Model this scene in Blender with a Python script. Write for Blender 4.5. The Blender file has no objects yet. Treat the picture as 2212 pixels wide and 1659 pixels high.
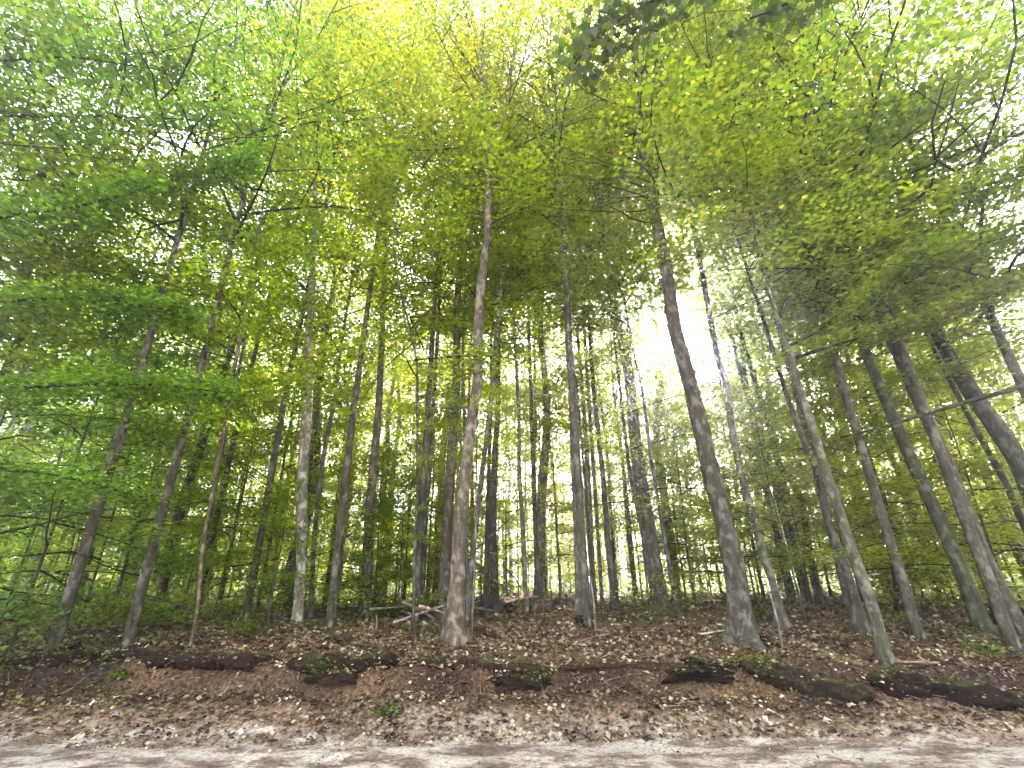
import bpy, math
import numpy as np
from mathutils import Vector

# ------------------------------------------------------------------ camera, sky, sun, exposure
sc = bpy.context.scene
EYE = 2.0
PITCH, ROLL, FPX = math.radians(22.0), math.radians(0.8), 1000.0      # FPX for a 2212 px wide frame
cam_d = bpy.data.cameras.new('camera'); cam = bpy.data.objects.new('camera', cam_d)
sc.collection.objects.link(cam); sc.camera = cam
cam_d.lens = 36.0 * FPX / 2212.0; cam_d.sensor_width = 36; cam_d.clip_end = 2000; cam_d.clip_start = 0.05
F = Vector((0, math.cos(PITCH), math.sin(PITCH))); U0 = Vector((0, -math.sin(PITCH), math.cos(PITCH))); R0 = Vector((1, 0, 0))
RT = R0 * math.cos(ROLL) - U0 * math.sin(-ROLL) * -1
UP = U0 * math.cos(ROLL) + R0 * math.sin(ROLL)
RT = F.cross(UP)
from mathutils import Matrix
cam.matrix_world = Matrix(((RT.x, UP.x, -F.x, 0), (RT.y, UP.y, -F.y, 0), (RT.z, UP.z, -F.z, EYE), (0, 0, 0, 1)))

SUN_EL, SUN_AZ = math.radians(31.0), math.radians(22.0)
w = bpy.data.worlds.new('World'); sc.world = w; w.use_nodes = True
nt = w.node_tree; nt.nodes.clear()
sky = nt.nodes.new('ShaderNodeTexSky'); sky.sky_type = 'NISHITA'; sky.sun_disc = False
sky.sun_elevation = SUN_EL; sky.sun_rotation = SUN_AZ; sky.air_density = 1.2; sky.dust_density = 2.5; sky.ozone_density = 1.0
bg = nt.nodes.new('ShaderNodeBackground'); bg.inputs[1].default_value = 0.15
wo = nt.nodes.new('ShaderNodeOutputWorld')
hsv = nt.nodes.new('ShaderNodeHueSaturation'); hsv.inputs['Saturation'].default_value = .34      # thin milky cloud takes the blue out
nt.links.new(sky.outputs[0], hsv.inputs['Color']); nt.links.new(hsv.outputs[0], bg.inputs[0]); nt.links.new(bg.outputs[0], wo.inputs[0])
sd = bpy.data.lights.new('sun', 'SUN'); sd.energy = 5.0; sd.angle = math.radians(0.6); sd.color = (1, .965, .91)
so = bpy.data.objects.new('sun', sd); sc.collection.objects.link(so)
sv = Vector((math.cos(SUN_EL) * math.sin(SUN_AZ), math.cos(SUN_EL) * math.cos(SUN_AZ), math.sin(SUN_EL)))
so.rotation_euler = sv.to_track_quat('Z', 'Y').to_euler(); so.location = (0, 0, 40)
sc.view_settings.view_transform = 'Standard'; sc.view_settings.look = 'None'
sc.view_settings.exposure = 4.28; sc.view_settings.gamma = 1
sc.cycles.max_bounces = 8; sc.cycles.diffuse_bounces = 6; sc.cycles.glossy_bounces = 2; sc.cycles.transmission_bounces = 4
sc.cycles.use_denoising = True; sc.cycles.caustics_reflective = False; sc.cycles.caustics_refractive = False
sc.cycles.sample_clamp_indirect = 6.0

# ------------------------------------------------------------------ helpers
rng = np.random.default_rng(7)
C = sc.collection
def ray(u, v):
    return RT * ((u - 1106) / FPX) + UP * ((829.5 - v) / FPX) + F
def project(p):
    q = Vector(p) - Vector((0, 0, EYE)); z = q.dot(F)
    if z < .05: return None
    return 1106 + FPX * q.dot(RT) / z, 829.5 - FPX * q.dot(UP) / z
_tab = rng.random((64, 64))
def vnoise(x, y):
    x = np.asarray(x, float); y = np.asarray(y, float)
    xi = np.floor(x).astype(int); yi = np.floor(y).astype(int); fx = x - xi; fy = y - yi
    fx = fx * fx * (3 - 2 * fx); fy = fy * fy * (3 - 2 * fy)
    a = _tab[xi % 64, yi % 64]; b = _tab[(xi + 1) % 64, yi % 64]; c = _tab[xi % 64, (yi + 1) % 64]; d = _tab[(xi + 1) % 64, (yi + 1) % 64]
    return (a * (1 - fx) + b * fx) * (1 - fy) + (c * (1 - fx) + d * fx) * fy - .5
def sstep(a, b, t):
    k = np.clip((t - a) / (b - a), 0, 1); return k * k * (3 - 2 * k)
def bank_y(x): return 8.05 - 0.05 * np.asarray(x, float) + .35 * vnoise(np.asarray(x) * .45, 3.3)
def height(x, y):
    x = np.asarray(x, float); y = np.asarray(y, float)
    t = y - bank_y(x)
    z = .34 * sstep(-1.0, -.1, t) + (.34 + .16 * vnoise(x * .7, 9.1)) * sstep(-.12, .16, t) + .16 * sstep(.2, 2.2, t)
    z = z + sstep(-.9, .3, t) * (.13 * vnoise(x * 1.9, y * 1.9) + .06 * vnoise(x * 5, y * 5)) + sstep(1.5, 6, t) * .5 * vnoise(x * .16 + 5, y * .16)
    z = z - .10 * sstep(.1, .3, t) * (1 - sstep(.35, .9, t)) - .22 * np.maximum(0, vnoise(x * .8 + 3, 4.4) + .1) * sstep(-.75, -.35, t) * (1 - sstep(-.2, .02, t))
    z = z + .02 * vnoise(x * 3 + 7, y * 6) + .012 * vnoise(x * 11, y * 14)
    z = z - .030 * np.maximum(0, y - 20) + .012 * np.maximum(0, -x - 2) * sstep(0, 4, t)
    return z
def hz(x, y): return float(height(x, y))
def ground_hit(u, v):
    d = ray(u, v); t = 3.0
    while t < 90:
        p = d * t
        if p.z + EYE <= hz(p.x, p.y): break
        t += .04
    return Vector((p.x, p.y, hz(p.x, p.y)))

def mesh_np(name, V, Fq, mat=None, smooth=False):
    me = bpy.data.meshes.new(name); V = np.asarray(V, np.float32); Fq = np.asarray(Fq, np.int32)
    me.vertices.add(len(V)); me.vertices.foreach_set('co', V.ravel())
    k = Fq.shape[1]; me.loops.add(Fq.size); me.loops.foreach_set('vertex_index', Fq.ravel())
    me.polygons.add(len(Fq)); me.polygons.foreach_set('loop_start', np.arange(len(Fq), dtype=np.int32) * k)
    me.polygons.foreach_set('loop_total', np.full(len(Fq), k, np.int32))
    if smooth: me.polygons.foreach_set('use_smooth', np.ones(len(Fq), bool))
    me.update(calc_edges=True)
    if mat: me.materials.append(mat)
    return me
def link(name, me, parent=None, color=None):
    o = bpy.data.objects.new(name, me); C.objects.link(o)
    if parent is not None: o.parent = parent
    if color is not None: o.color = (*color, 1)
    return o
def tag(o, label=None, cat=None, group=None, kind=None):
    if label: o['label'] = label
    if cat: o['category'] = cat
    if group: o['group'] = group
    if kind: o['kind'] = kind
    return o
def empty(name, loc):
    o = bpy.data.objects.new(name, None); C.objects.link(o); o.location = loc; o.empty_display_size = .2
    return o
class Wood:                                   # collects tapered tubes
    def __init__(s): s.V = []; s.F = []; s.n = 0
    def tube(s, P, R, seg=7, rough=0.0, lobes=0):
        P = np.asarray(P, float); R = np.asarray(R, float); n = len(P)
        T = np.gradient(P, axis=0); T /= np.linalg.norm(T, axis=1)[:, None] + 1e-9
        ref = np.array([0, 1., 0]) if abs(T[0, 1]) < .8 else np.array([1., 0, 0])
        A = np.cross(T, ref); A /= np.linalg.norm(A, axis=1)[:, None] + 1e-9; B = np.cross(T, A)
        th = np.linspace(0, 2 * math.pi, seg, endpoint=False)
        rr = R[:, None] * np.ones(seg)[None]
        if rough: rr = rr * (1 + rough * vnoise(np.arange(n)[:, None] * .45 + P[0, 0] * 7, np.cos(th)[None] * 1.6 + 3.1 * P[0, 1] + np.sin(th)[None] * 1.1) * 2)
        if lobes: rr = rr + (np.maximum(0, np.cos(th * lobes + P[0, 0])[None]) * (np.maximum(0, R[0] - R) * 0 + np.exp(-np.maximum(0, np.arange(n) - 1.5) / 1.5) * R[0] * .42)[:, None])
        V = P[:, None] + rr[..., None] * (A[:, None] * np.cos(th)[None, :, None] + B[:, None] * np.sin(th)[None, :, None])
        V = V.reshape(-1, 3); i = np.arange(n - 1)[:, None] * seg; j = np.arange(seg)[None]; j2 = (j + 1) % seg
        Fq = np.stack([i + j, i + j2, i + seg + j2, i + seg + j], -1).reshape(-1, 4) + s.n
        s.V.append(V); s.F.append(Fq); s.n += len(V)
        capV = np.stack([P[0], P[-1] + T[-1] * R[-1] * .3]); s.V.append(capV); a = s.n; s.n += 2
        b0 = a - n * seg; b1 = a - seg
        s.F.append(np.array([[a, b0 + (q + 1) % seg, b0 + q, a] for q in range(0)]).reshape(-1, 4).astype(int))
        s.F.append(np.array([[a + 1, b1 + q, b1 + (q + 1) % seg, b1 + (q + 2) % seg] for q in range(0, seg - 1, 2)]))
    def mesh(s, name, mat): return mesh_np(name, np.concatenate(s.V), np.concatenate([f for f in s.F if len(f)]), mat, True)
def leaves(Cn, size, tilt=.5, g=None, droop=.15, flat=1.0):
    """kite leaves folded along the midrib, centred on Cn"""
    g = g or rng; n = len(Cn); size = np.broadcast_to(size, n) * g.uniform(.65, 1.25, n)
    az = g.uniform(0, 2 * math.pi, n); D = np.stack([np.cos(az), np.sin(az), -droop + g.normal(0, .28, n)], 1); D /= np.linalg.norm(D, axis=1)[:, None]
    N = np.stack([g.normal(0, tilt, n), g.normal(0, tilt, n), np.ones(n)], 1)
    S = np.cross(D, N); S /= np.linalg.norm(S, axis=1)[:, None]; N = np.cross(S, D)
    L = size[:, None]; W = L * .42; fold = L * g.uniform(.02, .14, n)[:, None]
    V = np.stack([Cn - D * L * .5, Cn + S * W + N * fold - D * L * .05, Cn + D * L * .5 - N * fold * .4, Cn - S * W + N * fold - D * L * .05], 1).reshape(-1, 3)
    return V, (np.arange(n)[:, None] * 4 + np.arange(4)[None])
def cat(parts):
    V = []; Fq = []; k = 0
    for v, f in parts:
        V.append(v); Fq.append(f + k); k += len(v)
    return np.concatenate(V), np.concatenate(Fq)

# ------------------------------------------------------------------ materials
def mat(name):
    m = bpy.data.materials.new(name); m.use_nodes = True; m.node_tree.nodes.clear()
    return m, m.node_tree, (lambda t, **k: _n(m.node_tree, t, **k))
def _n(t, typ, **k):
    n = t.nodes.new('ShaderNode' + typ)
    for a, b in k.items():
        if a.startswith('i_'): n.inputs[int(a[2:])].default_value = b
        else: setattr(n, a, b)
    return n
def ramp(n, stops, inter='LINEAR'):
    r = n.color_ramp; r.interpolation = inter
    while len(r.elements) < len(stops): r.elements.new(.5)
    for e, (p, c) in zip(r.elements, stops): e.position = p; e.color = (*c, 1)
def leaf_mat(name, stops, trans=.5, glo=.06, tcol=(1.35, 1.35, .55), nval=(.75, 1.3), nsc=.9):
    m, t, N = mat(name); L = t.links.new
    geo = N('NewGeometry'); info = N('ObjectInfo'); r = N('ValToRGB'); ramp(r, stops)
    L(geo.outputs['Random Per Island'], r.inputs[0])
    mul = N('Mix', data_type='RGBA', blend_type='MULTIPLY'); mul.inputs[0].default_value = 1
    L(r.outputs[0], mul.inputs[6]); L(info.outputs['Color'], mul.inputs[7])
    tc = N('TexCoord'); nz = N('TexNoise'); nz.inputs['Scale'].default_value = nsc; nz.inputs['Detail'].default_value = 2
    L(tc.outputs['Object'], nz.inputs[0])
    hs = N('HueSaturation'); mr = N('MapRange'); mr.inputs[3].default_value = .47; mr.inputs[4].default_value = .53
    L(nz.outputs[0], mr.inputs[0]); L(mr.outputs[0], hs.inputs['Hue'])
    mr2 = N('MapRange'); mr2.inputs[1].default_value = .36; mr2.inputs[2].default_value = .66; mr2.inputs[3].default_value = nval[0]; mr2.inputs[4].default_value = nval[1]
    L(nz.outputs[0], mr2.inputs[0]); L(mr2.outputs[0], hs.inputs['Value']); L(mul.outputs[2], hs.inputs['Color'])
    mt = N('Mix', data_type='RGBA', blend_type='MULTIPLY'); mt.inputs[0].default_value = 1; mt.inputs[7].default_value = (*tcol, 1); L(hs.outputs[0], mt.inputs[6])
    d = N('BsdfDiffuse'); tr = N('BsdfTranslucent'); L(hs.outputs[0], d.inputs[0]); L(mt.outputs[2], tr.inputs[0])
    mx = N('MixShader'); mx.inputs[0].default_value = trans; L(d.outputs[0], mx.inputs[1]); L(tr.outputs[0], mx.inputs[2])
    gl = N('BsdfGlossy'); gl.inputs['Roughness'].default_value = .42
    m2 = N('MixShader'); m2.inputs[0].default_value = glo; L(mx.outputs[0], m2.inputs[1]); L(gl.outputs[0], m2.inputs[2])
    o = N('OutputMaterial'); L(m2.outputs[0], o.inputs[0]); return m
LEAF = leaf_mat('leaf_green', [(0, (.048, .080, .010)), (.4, (.118, .165, .013)), (.8, (.175, .21, .015)), (1, (.29, .26, .02))], trans=.6, tcol=(1.85, 1.8, .35))
def bark_mat(name, dark, light, lichen, moss=0.0):
    m, t, N = mat(name); L = t.links.new
    geo = N('NewGeometry'); info = N('ObjectInfo'); tc = N('TexCoord')
    mp = N('Mapping'); mp.inputs['Scale'].default_value = (9, 9, 2.0); L(tc.outputs['Object'], mp.inputs[0])
    n1 = N('TexNoise'); n1.inputs['Scale'].default_value = 2.2; n1.inputs['Detail'].default_value = 6; n1.inputs['Roughness'].default_value = .65; L(mp.outputs[0], n1.inputs[0])
    r1 = N('ValToRGB'); ramp(r1, [(.34, dark), (.62, light)]); L(n1.outputs[0], r1.inputs[0])
    mp2 = N('Mapping'); mp2.inputs['Scale'].default_value = (5, 5, 3.2); L(tc.outputs['Object'], mp2.inputs[0])
    n2 = N('TexNoise'); n2.inputs['Scale'].default_value = 1.4; n2.inputs['Detail'].default_value = 5; n2.inputs['Roughness'].default_value = .7; L(mp2.outputs[0], n2.inputs[0])
    r2 = N('ValToRGB'); ramp(r2, [(.50, (0, 0, 0)), (.60, (1, 1, 1))]); L(n2.outputs[0], r2.inputs[0])
    mx = N('Mix', data_type='RGBA'); L(r2.outputs[0], mx.inputs[0]); L(r1.outputs[0], mx.inputs[6]); mx.inputs[7].default_value = (*lichen, 1)
    mul = N('Mix', data_type='RGBA', blend_type='MULTIPLY'); mul.inputs[0].default_value = 1; L(mx.outputs[2], mul.inputs[6]); L(info.outputs['Color'], mul.inputs[7])
    col = mul.outputs[2]
    if moss:
        nn = N('SeparateXYZ'); L(geo.outputs['Normal'], nn.inputs[0]); n3 = N('TexNoise'); n3.inputs['Scale'].default_value = 3.5; L(tc.outputs['Object'], n3.inputs[0])
        ad = N('Math', operation='ADD'); L(nn.outputs[2], ad.inputs[0]); L(n3.outputs[0], ad.inputs[1])
        r3 = N('MapRange'); r3.inputs[1].default_value = 1.15 - .35 * moss; r3.inputs[2].default_value = 1.35 - .3 * moss; L(ad.outputs[0], r3.inputs[0])
        m3 = N('Mix', data_type='RGBA'); L(r3.outputs[0], m3.inputs[0]); L(col, m3.inputs[6]); m3.inputs[7].default_value = (.045, .06, .014, 1); col = m3.outputs[2]
    b = N('BsdfPrincipled'); b.inputs['Roughness'].default_value = .9; b.inputs['Specular IOR Level'].default_value = .2; L(col, b.inputs['Base Color'])
    bp = N('Bump'); bp.inputs['Strength'].default_value = .7; bp.inputs['Distance'].default_value = .02; L(n1.outputs[0], bp.inputs['Height']); L(bp.outputs[0], b.inputs['Normal'])
    o = N('OutputMaterial'); L(b.outputs[0], o.inputs[0]); return m
BARK = bark_mat('bark', (.026, .021, .016), (.078, .067, .053), (.15, .14, .118))
DEAD = bark_mat('dead_wood', (.05, .03, .022), (.15, .10, .075), (.24, .2, .17))
MOSSY = bark_mat('mossy_wood', (.03, .019, .014), (.09, .055, .04), (.13, .1, .07), moss=1.0)

def soil_mat(name, road=False):
    m, t, N = mat(name); L = t.links.new
    tc = N('TexCoord'); mp = N('Mapping'); mp.inputs['Scale'].default_value = (1.0, 1.9, 1); L(tc.outputs['Object'], mp.inputs[0])
    def noise(s, d, src, rough=.6):
        n = N('TexNoise'); n.inputs['Scale'].default_value = s; n.inputs['Detail'].default_value = d; n.inputs['Roughness'].default_value = rough; L(src, n.inputs[0]); return n
    a = noise(1.5, 8, mp.outputs[0], .72); f = noise(22, 5, tc.outputs['Object'], .7); g = noise(3.5, 5, tc.outputs['Object'])
    # litter / humus
    rh = N('ValToRGB'); ramp(rh, [(.3, (.028, .017, .012)), (.5, (.095, .055, .03)), (.7, (.20, .13, .08))]); L(f.outputs[0], rh.inputs[0])
    # sandy track with dark debris
    rs = N('ValToRGB'); ramp(rs, [(.38, (.10, .07, .055)), (.47, (.19, .14, .115)), (.53, (.36, .30, .25)), (.68, (.46, .40, .345))]); L(a.outputs[0], rs.inputs[0])
    rf = N('ValToRGB'); ramp(rf, [(.36, (.3, .25, .22)), (.50, (1, 1, 1))]); L(f.outputs[0], rf.inputs[0])
    ms = N('Mix', data_type='RGBA', blend_type='MULTIPLY'); ms.inputs[0].default_value = .8; L(rs.outputs[0], ms.inputs[6]); L(rf.outputs[0], ms.inputs[7])
    sx = N('SeparateXYZ'); L(tc.outputs['Object'], sx.inputs[0])
    lin = N('Math', operation='MULTIPLY_ADD'); L(sx.outputs[0], lin.inputs[0]); lin.inputs[1].default_value = .05; L(sx.outputs[1], lin.inputs[2])   # y + .05 x
    nz = N('Math', operation='MULTIPLY_ADD'); L(a.outputs[0], nz.inputs[0]); nz.inputs[1].default_value = -1.7; L(lin.outputs[0], nz.inputs[2])
    k = N('MapRange'); k.inputs[1].default_value = 6.2; k.inputs[2].default_value = 6.6; L(nz.outputs[0], k.inputs[0])
    # reddish bare dirt between track and bank
    rd = N('ValToRGB'); ramp(rd, [(.35, (.10, .06, .05)), (.5, (.19, .125, .085)), (.68, (.33, .24, .17))]); L(f.outputs[0], rd.inputs[0])
    k2 = N('MapRange'); k2.inputs[1].default_value = 6.6; k2.inputs[2].default_value = 7.1; L(nz.outputs[0], k2.inputs[0])
    m1 = N('Mix', data_type='RGBA'); L(k2.outputs[0], m1.inputs[0]); L(rd.outputs[0], m1.inputs[6]); L(rh.outputs[0], m1.inputs[7])
    at_ = N('Attribute', attribute_name='hollow_shade'); rhh = N('ValToRGB'); ramp(rhh, [(.35, (.012, .008, .006)), (.6, (.05, .03, .022)), (.75, (.12, .075, .05))]); L(f.outputs[0], rhh.inputs[0])  # near black soil tone, painted in for the shaded bank hollows
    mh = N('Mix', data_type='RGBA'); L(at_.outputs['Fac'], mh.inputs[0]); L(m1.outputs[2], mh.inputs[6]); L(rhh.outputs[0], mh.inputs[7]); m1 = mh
    m2 = N('Mix', data_type='RGBA'); L(k.outputs[0], m2.inputs[0]); L(ms.outputs[2], m2.inputs[6]); L(m1.outputs[2], m2.inputs[7])
    b = N('BsdfPrincipled'); b.inputs['Roughness'].default_value = .95; b.inputs['Specular IOR Level'].default_value = .1; L(m2.outputs[2], b.inputs['Base Color'])
    bp = N('Bump'); bp.inputs['Strength'].default_value = .8; bp.inputs['Distance'].default_value = .04; L(f.outputs[0], bp.inputs['Height'])
    bp2 = N('Bump'); bp2.inputs['Strength'].default_value = .8; bp2.inputs['Distance'].default_value = .10; L(g.outputs[0], bp2.inputs['Height']); L(bp.outputs[0], bp2.inputs['Normal']); L(bp2.outputs[0], b.inputs['Normal'])
    o = N('OutputMaterial'); L(b.outputs[0], o.inputs[0]); return m
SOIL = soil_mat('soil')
def humus_mat():
    m, t, N = mat('humus'); L = t.links.new; tc = N('TexCoord'); geo = N('NewGeometry'); info = N('ObjectInfo')
    n = N('TexNoise'); n.inputs['Scale'].default_value = 26; n.inputs['Detail'].default_value = 6; n.inputs['Roughness'].default_value = .7; L(tc.outputs['Object'], n.inputs[0])
    r = N('ValToRGB'); ramp(r, [(.35, (.012, .009, .007)), (.55, (.04, .027, .02)), (.74, (.12, .08, .055))]); L(n.outputs[0], r.inputs[0])
    n2 = N('TexNoise'); n2.inputs['Scale'].default_value = 5; n2.inputs['Detail'].default_value = 5; L(tc.outputs['Object'], n2.inputs[0])
    sx = N('SeparateXYZ'); L(geo.outputs['Normal'], sx.inputs[0]); ad = N('Math', operation='ADD'); L(sx.outputs[2], ad.inputs[0]); L(n2.outputs[0], ad.inputs[1])
    k = N('MapRange'); k.inputs[1].default_value = 1.3; k.inputs[2].default_value = 1.45; k.inputs[4].default_value = .75; L(ad.outputs[0], k.inputs[0])
    rm = N('ValToRGB'); ramp(rm, [(.35, (.02, .028, .008)), (.65, (.075, .085, .02))]); L(n.outputs[0], rm.inputs[0])
    mul = N('Mix', data_type='RGBA', blend_type='MULTIPLY'); mul.inputs[0].default_value = 1; L(r.outputs[0], mul.inputs[6]); L(info.outputs['Color'], mul.inputs[7])
    mx = N('Mix', data_type='RGBA'); L(k.outputs[0], mx.inputs[0]); L(mul.outputs[2], mx.inputs[6]); L(rm.outputs[0], mx.inputs[7])
    b = N('BsdfPrincipled'); b.inputs['Roughness'].default_value = 1; b.inputs['Specular IOR Level'].default_value = .1; L(mx.outputs[2], b.inputs['Base Color'])
    bp = N('Bump'); bp.inputs['Distance'].default_value = .03; L(n.outputs[0], bp.inputs['Height']); L(bp.outputs[0], b.inputs['Normal']); o = N('OutputMaterial'); L(b.outputs[0], o.inputs[0]); return m
HUMUS = humus_mat()
LITTER = leaf_mat('dry_leaf', [(0, (.035, .022, .014)), (.4, (.115, .070, .037)), (.7, (.20, .135, .078)), (.88, (.29, .225, .15)), (.97, (.37, .31, .235)), (1, (.52, .46, .38))], trans=.12, glo=.05, tcol=(1, .8, .6), nval=(.4, 1.5), nsc=2.2)

# ------------------------------------------------------------------ ground and road
def grid(xs, ys, fn, name, m):
    X, Y = np.meshgrid(xs, ys); Z = fn(X, Y); V = np.stack([X, Y, Z], -1).reshape(-1, 3); nx = len(xs); ny = len(ys)
    i = np.arange(ny - 1)[:, None] * nx + np.arange(nx - 1)[None]; Fq = np.stack([i, i + 1, i + nx + 1, i + nx], -1).reshape(-1, 4)
    return mesh_np(name, V, Fq, m, True)
xs = np.concatenate([np.linspace(-400, -60, 18), np.arange(-58, -14, 1.0), np.arange(-14, 14, .09), np.arange(14, 60, 1.0), np.linspace(62, 400, 18)])
ys = np.concatenate([np.linspace(-300, -10, 12), np.arange(-9, 4, .5), np.arange(4, 11, .07), np.arange(11, 26, .25), np.arange(26, 80, 1.5), np.linspace(82, 500, 20)])
def hfar(x, y): return np.maximum(height(x, y), -6.0)
def bare(x, y):          # bank face band; its dark soil colour paints in the shade of hollows
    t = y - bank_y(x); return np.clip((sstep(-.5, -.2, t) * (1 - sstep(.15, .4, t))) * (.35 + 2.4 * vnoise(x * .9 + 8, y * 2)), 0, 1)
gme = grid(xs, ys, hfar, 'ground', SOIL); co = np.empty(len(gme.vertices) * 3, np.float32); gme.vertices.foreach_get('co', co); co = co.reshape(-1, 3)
gme.attributes.new('hollow_shade', 'FLOAT', 'POINT').data.foreach_set('value', bare(co[:, 0], co[:, 1]).astype(np.float32))
tag(link('ground', gme), kind='structure')
xr = np.arange(-40, 40, .25); yr = np.arange(-3, 6.62, .08)
tag(link('dirt_road', grid(xr, yr, lambda x, y: height(x, y - .05 * x * 0) + .005, 'dirt_road', SOIL)), kind='structure')

TOPS = []     # points on logs and mounds where leaves have settled

# ------------------------------------------------------------------ tree prototypes
def limb_path(p0, az, el, length, n=7, curl=.25, g=rng, wob=.06):
    P = [np.array(p0, float)]; a = az; e = el; step = length / (n - 1)
    for i in range(n - 1):
        P.append(P[-1] + step * np.array([math.cos(a) * math.cos(e), math.sin(a) * math.cos(e), math.sin(e)]))
        a += g.normal(0, wob * 2.5); e += -curl / n + g.normal(0, wob)
    return np.array(P)
def lerp_path(P, t):
    t = np.clip(t, 0, 1) * (len(P) - 1); i = np.minimum(t.astype(int), len(P) - 2); f = (t - i)[:, None]
    return P[i] * (1 - f) + P[i + 1] * f
def pad(P, n, width, thick, t0=.2, g=rng):
    """leaf points in a flat spray along a limb path"""
    t = t0 + (1 - t0) * g.random(n) ** .85; c = lerp_path(P, t); d = P[-1] - P[0]; d = d / (np.linalg.norm(d) + 1e-6)
    side = np.cross(d, [0, 0, 1.]); side /= np.linalg.norm(side) + 1e-6
    # leaves sit on side twigs: quantise t so that gaps open between twigs
    nt_ = max(5, int(len(P) * 2.2)); tq = (np.floor(t * nt_) + .5) / nt_; c = lerp_path(P, tq)
    s = g.uniform(-1, 1, n); ww = width * (1 - .55 * np.abs(tq - .55) * 1.6)
    off = side[None] * (s * ww)[:, None] + d[None] * (np.abs(s) * ww * .5)[:, None]
    return c + off + g.normal(0, 1, (n, 3)) * np.array([.09, .09, thick]) + np.array([0, 0, -.12]) * (np.abs(s) ** 2)[:, None]
def canopy_proto(seed, H=9., R=2.9, nl=34, lpl=225, size=.084):
    g = np.random.default_rng(seed); W = Wood(); L = []
    for k in range(nl):
        f = (k + .3) / nl; z0 = H * (.02 + .86 * f); az = k * 2.399 + g.normal(0, .4)
        el = .35 + .75 * f + g.normal(0, .12); ln = R * (1.15 - .75 * f ** 2) * g.uniform(.7, 1.15) / max(.55, math.cos(el))
        P = limb_path((0, 0, z0), az, el, ln, g=g, curl=.7); r = .030 * (1 - f * .6)
        W.tube(P, np.linspace(r, .008, len(P)), 5)
        L.append(pad(P, int(lpl * (.6 + .8 * g.random())), .62 * ln * .45 + .25, .13, .25, g))
        for q in range(2):
            i = 2 + q * 2; P2 = limb_path(P[i], az + (1 if q else -1) * g.uniform(.5, 1.1), el * .6, ln * .5, 5, g=g)
            W.tube(P2, np.linspace(r * .5, .006, len(P2)), 4); L.append(pad(P2, int(lpl * .4), .35, .10, .15, g))
    return W, leaves(np.concatenate(L), size, .5, g)
def under_proto(seed, H=5., R=2.1, nl=17, lpl=400, size=.078, rise=.15):
    g = np.random.default_rng(seed); W = Wood(); L = []
    for k in range(nl):
        f = (k + .3) / nl; z0 = H * (.02 + .95 * f); az = k * 2.399 + g.normal(0, .5)
        el = rise + .55 * f ** 2 + g.normal(0, .2); ln = R * (1.1 - .8 * f ** 1.6) * g.uniform(.65, 1.15)
        P = limb_path((0, 0, z0), az, el, ln, g=g, curl=.35); W.tube(P, np.linspace(.016 * (1 - f * .5), .004, len(P)), 4)
        L.append(pad(P, int(lpl * (.5 + ln / R * .7)), .38 * ln + .12, .085, .12, g))
    return W, leaves(np.concatenate(L), size, .32, g)
CAN = []; UND = []; THIN = []
for s in range(6):
    W, (V, Fq) = canopy_proto(100 + s, R=2.6 + .25 * (s % 3), nl=26 + 2 * (s % 3))
    CAN.append((W, mesh_np('canopy_leaves', V, Fq, LEAF)))
for s in range(6):
    W, (V, Fq) = under_proto(200 + s, R=1.9 + .3 * (s % 3))
    UND.append((W, mesh_np('spray_leaves', V, Fq, LEAF)))
for s in range(6):
    W, (V, Fq) = canopy_proto(100 + s, R=2.6 + .25 * (s % 3), nl=26 + 2 * (s % 3), lpl=125, size=.12)
    THIN.append(mesh_np('thin_canopy_leaves', V, Fq, LEAF))
CAN_L = [W.mesh('limbs', BARK) for W, _ in CAN]; UND_L = [W.mesh('limbs', BARK) for W, _ in UND]

def add_crown(root, base, top, kind, idx, rad, color, bark, nat):
    """crown prototype stood along the stem from base to top (world points), parented to root"""
    me = (CAN if kind == 'c' else UND)[idx][1]; ml = (CAN_L if kind == 'c' else UND_L)[idx]
    d = Vector(top) - Vector(base); s = d.length / nat
    q = Vector((0, 0, 1)).rotation_difference(d.normalized())
    for nm, m_, c_ in (('crown', me, color), ('limbs', ml, tuple(.45 * q for q in bark))):  # limbs coloured darker than the trunk to read as silhouettes
        if kind == 's' and nm == 'limbs': continue
        o = link(nm, m_, root, c_); o.location = Vector(base) - root.location; o.rotation_mode = 'QUATERNION'
        o.rotation_quaternion = q @ Matrix.Rotation(rng.uniform(0, 6.28), 4, 'Z').to_quaternion(); o.scale = (rad, rad, s)

# ------------------------------------------------------------------ traced trees
def resample(P, R, step=.45):
    P = np.asarray(P, float); R = np.asarray(R, float); d = np.r_[0, np.cumsum(np.linalg.norm(np.diff(P, axis=0), axis=1))]
    n = max(4, int(d[-1] / step)); t = np.linspace(0, d[-1], n)
    Q = np.stack([np.interp(t, d, P[:, k]) for k in range(3)], 1); r = np.interp(t, d, R)
    for _ in range(2): Q[1:-1] = .25 * Q[:-2] + .5 * Q[1:-1] + .25 * Q[2:]
    return Q, r
def back(pts, Y):
    """image points -> 3-D points on the upright plane at depth Y, with stem radius from image width"""
    P = []; R = []
    for u, v, wd in pts:
        d = ray(u, v); t = Y / d.y; p = d * t; P.append((p.x, p.y, p.z + EYE)); R.append(.5 * wd / FPX * t * (d.normalized().dot(F) ** .5 * 0 + 1))
    return P, R
NEAR = []      # (u at v=1150, phrase, depth)
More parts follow.
